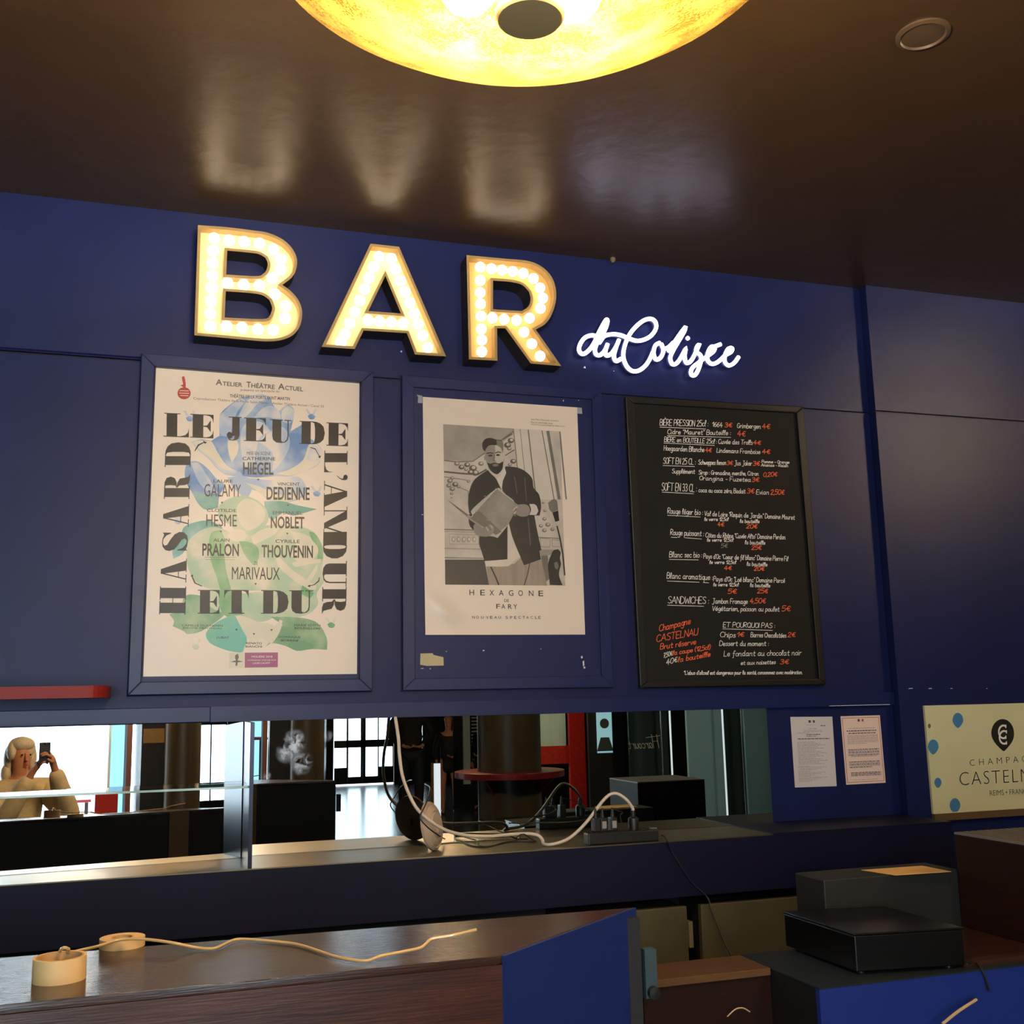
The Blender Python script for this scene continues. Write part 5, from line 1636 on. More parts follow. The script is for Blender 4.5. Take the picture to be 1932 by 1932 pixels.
# ------------------------------------------------------------------ red shelf end on the left
b = MB()
yf, yb = 3.93, YW
c0, c1 = W(203, 1293, yf), W(203, 1316, yf)
xr_ = c0.x
pl = [(-2.2, yb), (-2.2, yf)] + [(xr_ - 0.06 + 0.06 * math.sin(t), yf + 0.06 - 0.06 * math.cos(t)) for t in [math.pi / 2 * k / 6 for k in range(7)]] + [(xr_, yb)]
b.prism([(x, y, c1.z) for x, y in pl], (0, 0, c0.z - c1.z))
tag(b.build('red_shelf', mat('red_lacquer', (130, 26, 22), rough=0.45, spec=0.25)), 'red wall shelf with a rounded corner, left of the framed rose poster', 'shelf')
# ------------------------------------------------------------------ mirrors behind the bar
def mirror_pane(pane, x0, x1, z0, z1, m, label):
    p0, n = PANES[pane]
    def at(x, z): return Vector((x, p0.y - (n.x * (x - p0.x) + n.z * (z - p0.z)) / n.y, z))
    bb = MB()
    bb.prism([at(x0, z0), at(x1, z0), at(x1, z1), at(x0, z1)], (0, 0.005, 0))
    return tag(bb.build('wall_mirror', m), label, 'mirror')


xd0, xd1 = W(470, 1500, YSH).x, W(478, 1500, YSH).x
xbc = W(855, 1450, 4.19).x
xme = W(1458, 1450, 4.17).x
S1, S2, S3 = W(556, 1398, 4.19), W(540, 1420, 4.19), W(568, 1440, 4.19)
mirror_pane('A', -1.2, xd0 - 0.004, ZSH + 0.001, ZMT - 0.001, mirror_mat('silver_mirror', (236, 240, 240)), 'tilted mirror left of the divider, showing the woman with the phone')
mirror_pane('B', xd1 + 0.003, xbc, ZSH + 0.001, ZMT - 0.001, mirror_mat('smeared_mirror', (230, 236, 236), [(S1, 0.05, .5), (S2, 0.045, .5), (S3, 0.05, .45), (W(556, 1405, 4.19), .05, .5), (W(575, 1440, 4.19), .03, .35), (W(503, 1464, 4.19), .02, .4), (W(620, 1389, 4.19), .025, .2)]),
            'smeared middle mirror between the divider and the white cable, showing the glass doors')
mirror_pane('C', xbc + 0.0006, xme, ZSH + 0.001, ZMT - 0.001, mirror_mat('tinted_mirror', (206, 218, 214)), 'dark tinted mirror at the right, showing the round red table')

# ------------------------------------------------------------------ the back bar under the mirrors
xsr = W(1459, 1573, YSH).x
ZAP = EYE.z - 0.752
XL0 = -1.25
bar = thing('back_bar', 'dark blue back bar with a steel shelf under the mirrors', 'bar', (1.0, 4.0, 0))
b = MB()
b.box((XL0, YSH, ZSH - 0.004), (xsr, YW - .002, ZSH))
b.build('steel_top', STEEL, bar)
b = MB()
b.box((xsr + 0.001, YSH, ZSH - 0.004), (xe - 0.002, YW - .002, ZSH + 0.004))
b.build('painted_top', BLUE_DARK, bar)
b = MB()
b.box((XL0, YSH + 0.002, ZAP), (xe - 0.002, YSH + 0.022, ZSH - 0.004))
b.build('apron', BLUE_DARK, bar)
b = MB()
b.box((XL0, YSH + 0.022, ZAP + 0.02), (xe - 0.002, YW - .002, ZAP + 0.04))
b.box((XL0, 4.10, 0.0), (xe - 0.002, 4.12, ZAP + 0.02))
b.build('carcass', mat('black_carcass', (14, 14, 18), rough=0.7), bar)
b = MB()
b.box((xd0, YSH + 0.001, ZSH), (xd1, 4.185, ZMT))
tag(b.build('shelf_divider', [mat('blue_grey_divider', (54, 60, 84), rough=0.28, metal=0.3)], bevel=0.001), 'upright blue grey divider board standing on the steel shelf', 'divider')

# glass shelf on the left
zg = W(470, 1487, 3.905).z
b = MB()
b.prism([(-1.2, 3.905, zg), (xd0 - 0.001, 3.905, zg), (xd0 - 0.001, 4.165, zg), (-1.2, 4.005, zg)], (0, 0, 0.008))
gs = b.build('glass_shelf', glassy('shelf_glass', (206, 226, 218), 1.0))
tag(gs, 'glass shelf in front of the tilted mirror', 'shelf')
b = MB()
b.box((-1.2, 3.9035, zg + 0.0005), (xd0 - 0.001, 3.905, zg + 0.0075))
o = b.build('polished_edge', mat('green_glass_edge', (170, 206, 200), rough=0.1, spec=0.8), gs)
o['label'] = 'pale green polished edge'

# under-counter fridges
FR = mat('beige_fridge_door', (84, 80, 58), rough=0.45, var=0.05, vscale=6)
def fridge(x0, x1, handle, label):
    t = thing('undercounter_fridge', label, 'fridge', ((x0 + x1) / 2, 4.0, 0), 'fridges under the back bar')
    zt = EYE.z - 0.792
    bb = MB()
    bb.box((x0 + 0.005, 3.93, 0.02), (x1 - 0.005, 4.095, zt - 0.004))
    bb.build('body', MATS['black_carcass'], t)
    bb = MB()
    bb.box((x0, 3.90, 0.06), (x1, 3.928, zt))
    dd = bb.build('door', FR, t, bevel=0.004)
    if handle:
        p, q = W(1300, 1738, 3.895), W(1308, 1787, 3.895)
        bb = MB()
        bb.box((x1 - 0.004, 3.885, q.z), (x1 + 0.014, 3.93, p.z))
        bb.build('handle', mat('beige_handle', (120, 110, 80), rough=0.5), dd, bevel=0.002)
    return t


fridge(W(1060, 1708, 3.9).x, W(1296, 1708, 3.9).x, True, 'beige under-counter fridge with a side handle, behind the blue counter end')
fridge(W(1322, 1706, 3.9).x, W(1525, 1690, 3.9).x, False, 'beige under-counter fridge beside the dark grey cabinet')

# ------------------------------------------------------------------ things on the steel shelf
def S(px, py, h=0.0): return ZP(px, py, ZSH + h)
def q4(x, y): return (700 + x / 6.9, 1340 + y / 6.9)
def q5(x, y): return (840 + x / 6.44, 1340 + y / 6.44)
def q6(x, y): return (1090 + x / 4.954, 1330 + y / 4.954)


YST = 3.915
p, q = W(1109, 1580, YST - .02), W(1242, 1572, YST - .02)
xa, xb_ = p.x, q.x
HS = 0.043
strip = thing('power_strip', 'black power strip lying on the front edge of the steel shelf', 'power strip', ((xa + xb_) / 2, YST, ZSH))
b = MB()
b.box((xa, YST - 0.026, ZSH), (xb_, YST + 0.026, ZSH + HS))
b.build('housing', BLACK, strip, bevel=0.005)
sk = mat('socket_black', (10, 10, 11), rough=0.6)
for px in (1126, 1139, 1156, 1194, 1214):
    c = W(px, 1567, YST)
    b = MB()
    b.lathe([(0.019, 0), (0.019, 0.002), (0.015, 0.002), (0.015, 0.0005), (0, 0.0005)], (c.x, YST, ZSH + HS), 20)
    b.build('socket', sk, strip)
b = MB()
c = W(1232, 1566, YST)
b.box((c.x - 0.012, YST - 0.010, ZSH + HS - 0.002), (c.x + 0.012, YST + 0.010, ZSH + HS + 0.005))
b.build('switch', mat('grey_switch', (96, 96, 92), rough=0.4), strip)
zt = ZSH + HS + 0.002
for px, lab in ((1124, 'black plug adaptor at the left end of the power strip'), (1137, 'black plug adaptor with a pale label, second from the left end of the power strip'), (1156, 'black plug adaptor with a pale label, beside the white cable plug')):
    c = W(px, 1550, YST)
    t = thing('plug_adaptor', lab, 'plug', (c.x, YST, zt), 'plugs on the power strip')
    b = MB()
    b.box((c.x - 0.014, YST - 0.018, zt), (c.x + 0.014, YST + 0.018, zt + 0.050))
    b.build('body', BLACK, t, bevel=0.004)
    b = MB()
    b.tube([(c.x, YST, zt + 0.048), (c.x, YST, zt + 0.062), (c.x, YST, zt + 0.085)], [0.008, 0.006, 0.004], 10)
    b.build('strain_relief', BLACK, t, smooth=True)
    if px != 1124:
        b = MB()
        b.box((c.x - 0.009, YST - 0.0188, zt + 0.012), (c.x + 0.008, YST - 0.0178, zt + 0.038))
        b.build('rating_label', mat('rating_label', (150, 146, 140), rough=0.5), t)
c = W(1195, 1550, YST)
plug_top = Vector((c.x, YST, zt + 0.072))
pg = thing('mains_plug', 'black mains plug of the white cable, alone on the right of the power strip', 'plug', (c.x, YST, zt), 'plugs on the power strip')
b = MB()
b.lathe([(0.0, 0.0), (0.020, 0.0), (0.021, 0.036), (0.019, 0.042), (0.009, 0.048), (0.008, 0.07), (0, 0.072)], (c.x, YST, zt), 20)
b.build('body', BLACK, pg, smooth=True)
wc = mat('white_cable', (214, 200, 184), rough=0.4)
pts = [plug_top + Vector((0, 0, -0.004)), W(1193, 1524, YST), W(1181, 1508, YST), W(1161, 1497, YST), W(1141, 1507, YST + .01), W(1105, 1553, YST + .02), W(1073, 1582, YST + .02), S(1042, 1593, .009), S(1026, 1592, .009), W(1023, 1584, 3.97), W(1012, 1575, 3.98),
       W(983, 1573, 3.98), W(917, 1578, 3.96), W(874, 1575, 3.96), W(838, 1565, 3.95), W(804, 1543, 3.94), W(781, 1517, 3.95), W(761, 1470, 4.0), W(754, 1427, 4.04), W(752, 1395, 4.08), W(747, 1360, 4.12), Vector((W(746, 1352, 4.13).x, 4.13, ZMT + 0.0))]
b = MB()
b.tube(catmull(pts, 6, closed=False, corner=170), 0.0062, 10)
tag(b.build('white_cable', wc, smooth=True), 'white cable looping from the power strip up past the mirror', 'cable')

# dark thin cables lying about
def cable(pts, r, m, label, name='thin_cable', group='black cables on the steel shelf', flat=1.0):
    bb = MB()
    bb.tube(catmull(pts, 5, closed=False, corner=170), r, 7)
    return tag(bb.build(name, m, smooth=True), label, 'cable', group)


cable([S(*q4(985, 1690), .004), W(*q4(850, 1610), 3.915), W(*q4(740, 1525), 3.905), W(*q4(650, 1430), 3.92), W(*q4(640, 1370), 3.925), W(*q4(690, 1270), 3.93), W(*q4(740, 1150), 3.94), W(*q4(770, 1010), 4.0), W(*q4(700, 960), 4.08)],
      0.0025, BLACK, 'thin black cable draped over the cream plastic disc')
cable([S(*q4(1045, 1690), .003), S(*q4(1000, 1676), .003), S(*q4(985, 1650), .003), S(*q4(1030, 1640), .003), S(*q4(1100, 1652), .003), S(*q4(1180, 1690), .003), S(*q4(1260, 1745), .003), S(*q4(1400, 1780), .003), S(*q4(1550, 1775), .003), S(*q5(700, 1610), .003), S(*q5(850, 1590), .003)],
      0.0025, BLACK, 'thin black cable with a curled end, lying flat near the shelf edge')
cable([S(*q4(1180, 1650), .009), S(*q4(1290, 1668), .009), S(*q4(1385, 1665), .009), S(*q4(1350, 1690), .009), S(*q4(1400, 1730), .009), S(*q5(400, 1640), .009), S(*q5(520, 1655), .009), S(*q5(800, 1605), .009), S(*q5(1090, 1600), .003)],
      0.0025, BLACK, 'thin black cable zigzagging beneath the white cable')
cable([W(*q5(1110, 1600), 3.93), W(*q5(1040, 1560), 3.93), W(*q5(960, 1510), 3.93), W(*q5(900, 1520), 3.93), S(*q5(865, 1560), .004), S(*q5(1000, 1565), .004)],
      0.0025, BLACK, 'short black cable loop crossing the white cable before it dips')
cable([Vector((W(1124, 1550, YST).x, YST, zt + .08)), W(1117, 1538, 3.96), W(1112, 1545, 4.0), W(1070, 1551, 4.05), W(1020, 1552, 4.08), W(960, 1553, 4.1)], 0.0025, BLACK, 'thin black cable from the leftmost adaptor towards the tinted mirror')
cable([Vector((W(1156, 1550, YST).x, YST, zt + .08)), W(1167, 1530, 3.95), W(1175, 1533, 3.97), W(1170, 1540, 3.99), S(1176, 1560, .004)], 0.002, BLACK, 'thin black cable behind the adaptor nearest the mains plug')
pe = Vector((xb_ - 0.004, YST, ZSH + 0.018))
cable([pe, W(1252, 1577, YST - .02), S(1259, 1588, .004), W(1263, 1600, YSH - 0.006), W(1285, 1635, YSH - 0.006), W(1305, 1665, YSH - .006), W(1334, 1693, YSH - .006), W(1342, 1715, 3.84), W(1365, 1775, 3.80), W(1378, 1802, 3.78), W(1380, 1830, 3.77)],
      0.003, BLACK, 'black lead of the power strip hanging down over the blue apron', group=None)

# cream round plastic disc standing against the mirror
RD = 0.088
dc = W(813, 1543, 4.03)
dc.z = ZSH + RD * 0.985
ax = Vector((0.80, -0.57, 0.16)).normalized()
disc = thing('plastic_disc', 'cream round ribbed plastic disc standing on edge against the mirror', 'disc', (dc.x, dc.y, ZSH))
CRM = mat('cream_plastic', (198, 178, 158), rough=0.4)
b = MB()
b.lathe([(0, -0.012), (0.06, -0.012), (RD, -0.004), (RD, 0.006), (0.080, 0.014), (0.074, 0.012), (0.070, 0.018), (0.052, 0.024), (0.048, 0.021), (0.044, 0.026), (0.0, 0.030)], dc, 48, 0, ax)
b.build('shell', CRM, disc, smooth=True)
sx = ax.cross(Vector((0, 0, 1))).normalized()
b = MB()
c = dc + ax * 0.028 + Vector((0, 0, -0.018))
V = []
for (du, dz) in ((-.020, -.012), (.020, -.012), (.020, .012), (-.020, .012)):
    V.append(c + sx * du + Vector((0, 0, dz)))
b.prism(V, ax * 0.010)
b.build('clip', CRM, disc, bevel=0.002)
b = MB()
b.lathe([(0.016, -0.026), (0.016, -0.010), (0, -0.008)], dc + Vector((0, 0, -.01)), 24, 0, ax)
b.build('hub', CRM, disc)

# ------------------------------------------------------------------ the wooden bar in the foreground
ZB = EYE.z - 0.43
Fr, Br, Fl, Bl = ZP(947, 1803, ZB), ZP(1195, 1712, ZB), ZP(0, 1896, ZB), ZP(0, 1807, ZB)
d1, d2 = (Fl - Fr), (Bl - Br)
Fl = Fr + d1 * ((-1.5 - Fr.x) / d1.x)
Bl = Br + d2 * ((-1.5 - Br.x) / d2.x)
ct = thing('bar_counter', 'varnished wooden bar counter with a blue painted end', 'counter', ((Fr.x - .4), 2.0, 0))
b = MB()
b.prism([Fl, Fr, Br, Bl], (0, 0, -0.014))
b.build('countertop', WOOD, ct, bevel=0.004)
WOODF = mat('worn_wood_front', (56, 29, 19), rough=0.3, var=0.3, vscale=5, stretch=(1, 10, 10), alt=(80, 42, 26), bump=0.06, bscale=14, bstretch=(1, 18, 18))
dn = Vector((0, 0, -1))
b = MB()
y_ = Vector((0, 0.03, 0))
b.prism([Fl + dn * .0145, Fr + dn * .0145, Vector((Fr.x, Fr.y, 0)), Vector((Fl.x, Fl.y, 0))], y_)
b.build('front_panel', WOODF, ct)
b = MB()
b.prism([Bl + dn * .0145, Br + dn * .0145, Vector((Br.x, Br.y, 0)), Vector((Bl.x, Bl.y, 0))], -y_)
b.build('back_panel', mat('black_bar_back', (15, 15, 18), rough=0.6, var=0.2), ct)
e1 = (Br - Fr).normalized()
nrm = Vector((e1.y, -e1.x, 0))
b = MB()
b.prism([Fr + e1 * 0.0, Br, Vector((Br.x, Br.y, 0)), Vector((Fr.x, Fr.y, 0))], nrm * 0.006)
b.build('end_panel', mat('blue_end_panel', (20, 41, 102), rough=0.5), ct)
b = MB()
hp0, hp1 = W(1200, 1787, Br.y + .0), W(1224, 1876, Br.y + .0)
b.box((Br.x + .008, Br.y - .03, hp1.z), (Br.x + .034, Br.y - .008, hp0.z))
b.build('hinge_plate', mat('teal_plate', (44, 64, 72), rough=0.5), ct)
b = MB()
b.lathe([(0.012, 0), (0.012, -0.012), (0, -0.013)], (Br.x + .022, Br.y - .03, hp1.z + .012), 16, 0, (0, 1, 0))
b.build('knob', BLACK, ct)
# tan strip on the staff side, only visible in the mirror
p, q = mirY(320, 1530, Br.y + .02, 'A'), mirY(355, 1588, Br.y + .02, 'A')
b = MB()
yb2 = Br.y + (p.x - Br.x) * (Bl.y - Br.y) / (Bl.x - Br.x) + .004
b.box((p.x, yb2, 0.7), (q.x, yb2 + .006, ZB - 0.004))
tag(b.build('tan_strip', mat('tan_board', (150, 120, 78), rough=0.6)), 'tan board fixed to the dark staff side of the bar, seen in the mirror', 'board')

# rolls of tape
def on_bar(px, py, h=0.0): return ZP(px, py, ZB + h)
def roll(cx, cy, ro, ri, h, label):
    bb = MB()
    t = thing('tape_roll', label, 'tape', (cx, cy, ZB))
    bb.lathe([(ri + .003, 0.0), (ro, 0.0), (ro, h), (ri + .003, h)], (cx, cy, ZB), 56, close=True)
    bb.build('tape', CREAM, t, smooth=True)
    bb = MB()
    bb.lathe([(ri, 0.0), (ri + .003, 0.0), (ri + .003, h + .0003), (ri, h + .0003)], (cx, cy, ZB), 48, close=True)
    bb.build('core', mat('card_core', (196, 156, 104), rough=0.7), t, smooth=True)
    return t


f0, f1 = on_bar(57, 1855), on_bar(159, 1848)
ro = (f1 - f0).length / 2
cc = on_bar(107, 1860) + Vector((0, ro, 0))
roll(cc.x, cc.y, ro, ro - 0.007, 0.036, 'cream tape roll standing nearest the photographer, almost used up')
g0, g1 = on_bar(186, 1789), on_bar(272, 1784)
r2 = (g1 - g0).length / 2
c2 = on_bar(229, 1794) + Vector((0, r2, 0))
roll(c2.x, c2.y, r2, r2 * 0.42, 0.016, 'thick cream tape roll lying behind the thin one')
STRAP = mat('clear_strap', (204, 172, 118), rough=0.12, spec=0.8)
def s5(x, y): return (x / 3.116, 1640 + y / 3.116)
def s6(x, y): return (600 + x / 2.76, 1640 + y / 2.76)
k = [on_bar(*s5(352, 500), .030), on_bar(*s5(356, 474), .04), on_bar(*s5(378, 462), .046), on_bar(*s5(404, 470), .042), on_bar(*s5(400, 492), .034), on_bar(*s5(480, 475), .030), on_bar(*s5(580, 452), .022), on_bar(*s5(640, 432), .021), on_bar(*s5(720, 412), .021), on_bar(*s5(850, 412), .021), on_bar(*s5(1000, 430), .018), on_bar(*s5(1150, 460), .006),
     on_bar(*s5(1240, 468), .004), on_bar(*s5(1290, 455), .004), on_bar(*s5(1370, 418), .004), on_bar(*s5(1450, 412), .004), on_bar(*s5(1680, 432), .004), on_bar(*s5(1780, 450), .004), on_bar(*s5(1900, 490), .004), on_bar(*s6(120, 462), .004), on_bar(*s6(245, 478), .004),
     on_bar(*s6(330, 452), .006), on_bar(*s6(450, 428), .008), on_bar(*s6(530, 410), .010), on_bar(*s6(560, 390), .014), on_bar(*s6(595, 362), .020), on_bar(*s6(690, 346), .024), on_bar(*s6(825, 315), .030)]
b = MB()
b.tube(catmull(k, 5, closed=False, corner=170), 0.0027, 8)
tag(b.build('plastic_strap', STRAP, smooth=True), 'long clear plastic strap winding along the bar counter from the tape rolls', 'strap')

# ------------------------------------------------------------------ low counters at the right
ZC = EYE.z - 0.75
b = MB()
lc = thing('low_counter', 'low counter with dark grey top and bright blue front under the black box', 'counter', (2.4, 2.75, 0))
X0 = 1.636
b.box((X0, 2.562, ZC - 0.004), (2.44, 2.962, ZC))
b.build('top', mat('slate_top', (34, 42, 50), rough=0.35), lc)
b = MB()
fz = W(1540, 1945, 2.57).z
b.box((X0, 2.5625, 0.0), (2.9, 2.58, ZC - 0.0042))
b.build('front_panel', mat('bright_blue_front', (22, 46, 128), rough=0.45), lc)
b = MB()
b.box((X0 + .002, 2.58, 0), (X0 + .02, 2.96, ZC - 0.0042))
b.build('side_panel', mat('near_black_side', (12, 13, 16), rough=0.6), lc)
b = MB()
b.box((2.12, 2.60, ZC), (2.9, 2.975, ZC + 0.012))
tag(b.build('wooden_board', mat('brown_board', (56, 30, 16), rough=0.45, var=0.2, vscale=6, stretch=(1, 8, 8))), 'brown wooden board under the dark red cabinet', 'board')

wl = thing('wood_ledge', 'small wooden ledge between the blue counter end and the low counter', 'ledge', (1.45, 2.85, 0))
b = MB()
b.box((1.25, 2.795, ZC - 0.02), (X0 - 0.002, 2.96, ZC))
b.build('top', mat('ledge_wood', (100, 72, 46), rough=0.3, var=0.15, vscale=6, stretch=(1, 10, 10)), wl, bevel=0.002)
b = MB()
b.box((1.25, 2.80, 0), (X0 - 0.002, 2.82, ZC - 0.02))
b.build('front_panel', DARKRED, wl)

# black cash drawer box
def C(px, py): return ZP(px, py, ZC)
Lb, Fb, Rb = C(1483, 1790), C(1617, 1840), C(1822, 1827)
Bb = Lb + Rb - Fb
HBX = 0.104
box = thing('cash_drawer', 'black metal cash drawer box on the low counter', 'box', ((Lb.x + Rb.x) / 2, (Lb.y + Rb.y) / 2, ZC))
z_ = Vector((0, 0, 0.008))
b = MB()
b.prism([Lb + z_, Fb + z_, Rb + z_, Bb + z_], (0, 0, HBX - 0.012))
b.build('body', SATIN_BLACK, box, bevel=0.003)
b = MB()
u1, u2 = (Fb - Lb).normalized(), (Rb - Fb).normalized()
T = [Lb - u1 * .003 - u2 * .003, Fb + u1 * .003 - u2 * .003, Rb + u1 * .003 + u2 * .003, Bb - u1 * .003 + u2 * .003]
b.prism([p + Vector((0, 0, HBX - 0.003)) for p in T], (0, 0, 0.006))
b.build('lid', SATIN_BLACK, box, bevel=0.002)
for p in (Lb + (u1 + u2) * .03, Fb + (u2 - u1) * .03, Rb - (u1 + u2) * .03, Bb + (u1 - u2) * .03):
    b = MB()
    b.lathe([(0.012, 0), (0.012, 0.008)], (p.x, p.y, ZC), 14)
    b.build('foot', BLACK, box)
cable([Rb + Vector((-.01, -.02, .016)), C(1838, 1820) + Vector((0, 0, .006)), C(1848, 1828) + Vector((0, 0, .005)), W(1858, 1842, 2.555), W(1866, 1870, 2.55)], 0.003, BLACK, 'black lead running off the right corner of the cash drawer', group=None)

# dark grey cabinet with a sheet of yellow paper
g0, g1 = W(1552, 1660, 2.99), W(1806, 1652, 2.99)
ZG = g0.z
b = MB()
b.box((g0.x, 2.985, 0), (g1.x, 3.145, ZG))
tag(b.build('grey_cabinet', mat('dark_grey_cabinet', (26, 28, 28), rough=0.6), bevel=0.004), 'dark grey cabinet behind the cash drawer, under the yellow paper', 'cabinet')
PPX = [ZP(1625, 1642, ZG), ZP(1740, 1634, ZG), ZP(1795, 1645, ZG), ZP(1690, 1652, ZG)]
b = MB()
b.prism([p + Vector((0, 0, .0003)) for p in PPX], (0, 0, .001))
tag(b.build('yellow_paper', mat('yellow_sheet', (236, 190, 118), rough=0.6)), 'sheet of yellow paper lying on the dark grey cabinet', 'paper')

# dark red cabinet with a striped white top
dr_ = thing('red_cabinet', 'dark red wooden cabinet at the right edge of the bar', 'cabinet', (2.65, 2.8, ZC + 0.012))
p0 = ZP(1800, 1570, EYE.z - .45)
b = MB()
b.box((p0.x, 2.60, ZC + 0.012), (p0.x + 0.40, p0.y, EYE.z - .456))
b.build('body', DARKRED, dr_, bevel=0.003)
b = MB()
b.box((p0.x, 2.60, EYE.z - .456), (p0.x + 0.40, p0.y, EYE.z - .45))
for k in range(14):
    x = p0.x + .02 + k * .027
    b.box((x, 2.60, EYE.z - .45), (x + .006, p0.y, EYE.z - .4492), 1)
b.build('slatted_top', [mat('greyish_white_top', (112, 108, 102), rough=0.5), mat('top_slot', (70, 66, 62), rough=0.6)], dr_)

# odds and ends in the dark at the very bottom
wm = mat('pale_straw', (206, 176, 130), rough=0.4)
cable([W(1778, 1932, 2.50), W(1808, 1908, 2.51), W(1842, 1886, 2.535)], 0.004, wm, 'pale straw leaning on the bright blue counter front', 'straw', None)
cable([W(1372, 1918, 2.75), W(1388, 1904, 2.75), W(1402, 1902, 2.75), W(1415, 1909, 2.75)], 0.0018, wm, 'thin pale wire end in the gap beside the low counter', 'wire', None)

# ------------------------------------------------------------------ red furniture seen in the tilted mirror
pa, pc = mirY(180, 1497, -2.7, 'A'), mirY(250, 1525, -2.7, 'A')
b = MB()
b.box((pa.x, -3.0, 0), (0.865, -2.7, pa.z))
tag(b.build('red_bench', mat('red_vinyl', (186, 34, 26), rough=0.4), bevel=0.01), 'bright red bench back in front of the window, mirrored left', 'bench')
tc_ = mirF(60, 1514, 1.10, 'A')
wt = thing('window_table', 'dark red standing table by the window, mirrored under the photographer', 'table', (tc_.x, tc_.y - .3, 0))
b = MB()
b.box((tc_.x - 1.2, tc_.y - .45, 1.05), (mirF(206, 1510, 1.10, 'A').x, tc_.y, 1.10))
b.build('tabletop', MATS['red_laminate'], wt, bevel=0.006)
for x in (tc_.x - 1.1, mirF(206, 1510, 1.10, 'A').x - .1):
    b = MB()
    b.box((x - .03, tc_.y - .25, 0), (x + .03, tc_.y - .19, 1.05))
    b.build('leg', BLACK, wt)

# white script on the dark panel; it reads properly from the room and reversed in the mirror
a_, c_ = mirY(1243, 1411, ypn + 0.002, 'C'), mirY(1186, 1413, ypn + 0.002, 'C')
b = MB()
pos, sts = 0.0, []
for ch in 'Harcourt':
    st, wd = glyph(ch)
    k_ = 1.5 if ch == 'H' else 1.0
    for part in st:
        sts.append([(pos + x * k_ + .25 * y, y * k_) for x, y in part])
    pos += wd * k_ + 0.7
ex, ez = (c_ - a_) / pos, Vector((0, 0, abs(c_.x - a_.x) / pos * 1.1))
sts.append([(-3, 9.5), (12, 8.2)])
for st in sts:
    ribbon(b, [a_ + ex * x + ez * y for x, y in st], 0.0032, 0)
b.build('lettering', CHALK, hp, fix=False)

# bright upright stand in the lobby
p, q = mirY(818, 1441, -6.2, 'B'), mirY(831, 1441, -6.2, 'B')
st_ = thing('light_stand', 'tall white lit stand in front of the woman in the black blazer', 'stand', ((p.x + q.x) / 2, -6.2, 0))
b = MB()
b.box((p.x, -6.26, 0.03), (q.x, -6.2, p.z))
b.build('lit_panel', WHITE_LIT, st_)
b = MB()
b.box((p.x - .02, -6.27, 0.0), (p.x, -6.19, p.z + .01))
b.build('gold_edge', mat('gold_edge', (190, 150, 70), rough=0.35, metal=0.6), st_)
# ------------------------------------------------------------------ people
def skin_mesh(nodes, edges, sub=2, smooth=True):
    """nodes: list of (x,y,z,rx,ry); returns (verts, faces) of a skin+subdivision surface."""
    me = bpy.data.meshes.new('limbs')
    me.from_pydata([n[:3] for n in nodes], edges, [])
    o = bpy.data.objects.new('limbs', me)
    COL.objects.link(o)
    sk = o.modifiers.new('skin', 'SKIN')
    sk.use_smooth_shade = True
    for i, n in enumerate(nodes):
        v = me.skin_vertices[0].data[i]
        v.radius = (n[3], n[4] if len(n) > 4 else n[3])
        v.use_root = (i == 0)
    ss = o.modifiers.new('sub', 'SUBSURF')
    ss.levels = ss.render_levels = sub
    dg = bpy.context.evaluated_depsgraph_get()
    ev = o.evaluated_get(dg)
    m2 = ev.to_mesh()
    V = [tuple(v.co) for v in m2.vertices]
    F = [tuple(p.vertices) for p in m2.polygons]
    ev.to_mesh_clear()
    bpy.data.objects.remove(o)
    bpy.data.meshes.remove(me)
    return V, F


class Fig:
    """Stick figure in local metres (facing +Y, feet at z=0), grown into a continuous body plus clothes."""
    def __init__(self):
        self.n, self.e, self.ix = [], [], {}

    def node(self, k, p, r, r2=None, link=None):
        self.ix[k] = len(self.n)
        self.n.append((*p, r, r2 or r))
        if link is not None:
            self.e.append((self.ix[link], self.ix[k]))
        return self

    def hand(self, side, wrist, d, palm_n, curl=0.5):
        """Palm and five bent fingers from the wrist node along d."""
        d = Vector(d).normalized()
        nrm = Vector(palm_n)
        nrm = (nrm - d * nrm.dot(d)).normalized()
        lat = d.cross(nrm)
        w = Vector(self.n[self.ix[wrist]][:3])
        pm = w + d * 0.055
        self.node(side + 'palm', pm, 0.032, 0.016, wrist)
        for f, (off, ln) in enumerate(((-.030, .066), (-.010, .078), (.010, .072), (.029, .056))):
            a = pm + lat * off + d * 0.034
            b_ = a + (d * math.cos(curl * .7) + nrm * math.sin(curl * .7)) * ln * .5
            c = b_ + (d * math.cos(curl * 1.8) + nrm * math.sin(curl * 1.8)) * ln * .5
            self.node(f'{side}f{f}a', a, .0095, None, side + 'palm')
            self.node(f'{side}f{f}b', b_, .0085, None, f'{side}f{f}a')
            self.node(f'{side}f{f}c', c, .0075, None, f'{side}f{f}b')
        a = pm - lat * 0.034 - d * 0.012
        b_ = a - lat * 0.022 + d * 0.026 + nrm * .010
        self.node(side + 't1', a, .0115, None, side + 'palm')
        self.node(side + 't2', b_, .0095, None, side + 't1')
        self.node(side + 't3', b_ + d * 0.028 + nrm * .012, .0080, None, side + 't2')


def xf(V, loc, rz, s):
    c, sn = math.cos(rz), math.sin(rz)
    return [(loc[0] + s * (x * c - y * sn), loc[1] + s * (x * sn + y * c), loc[2] + s * z) for x, y, z in V]


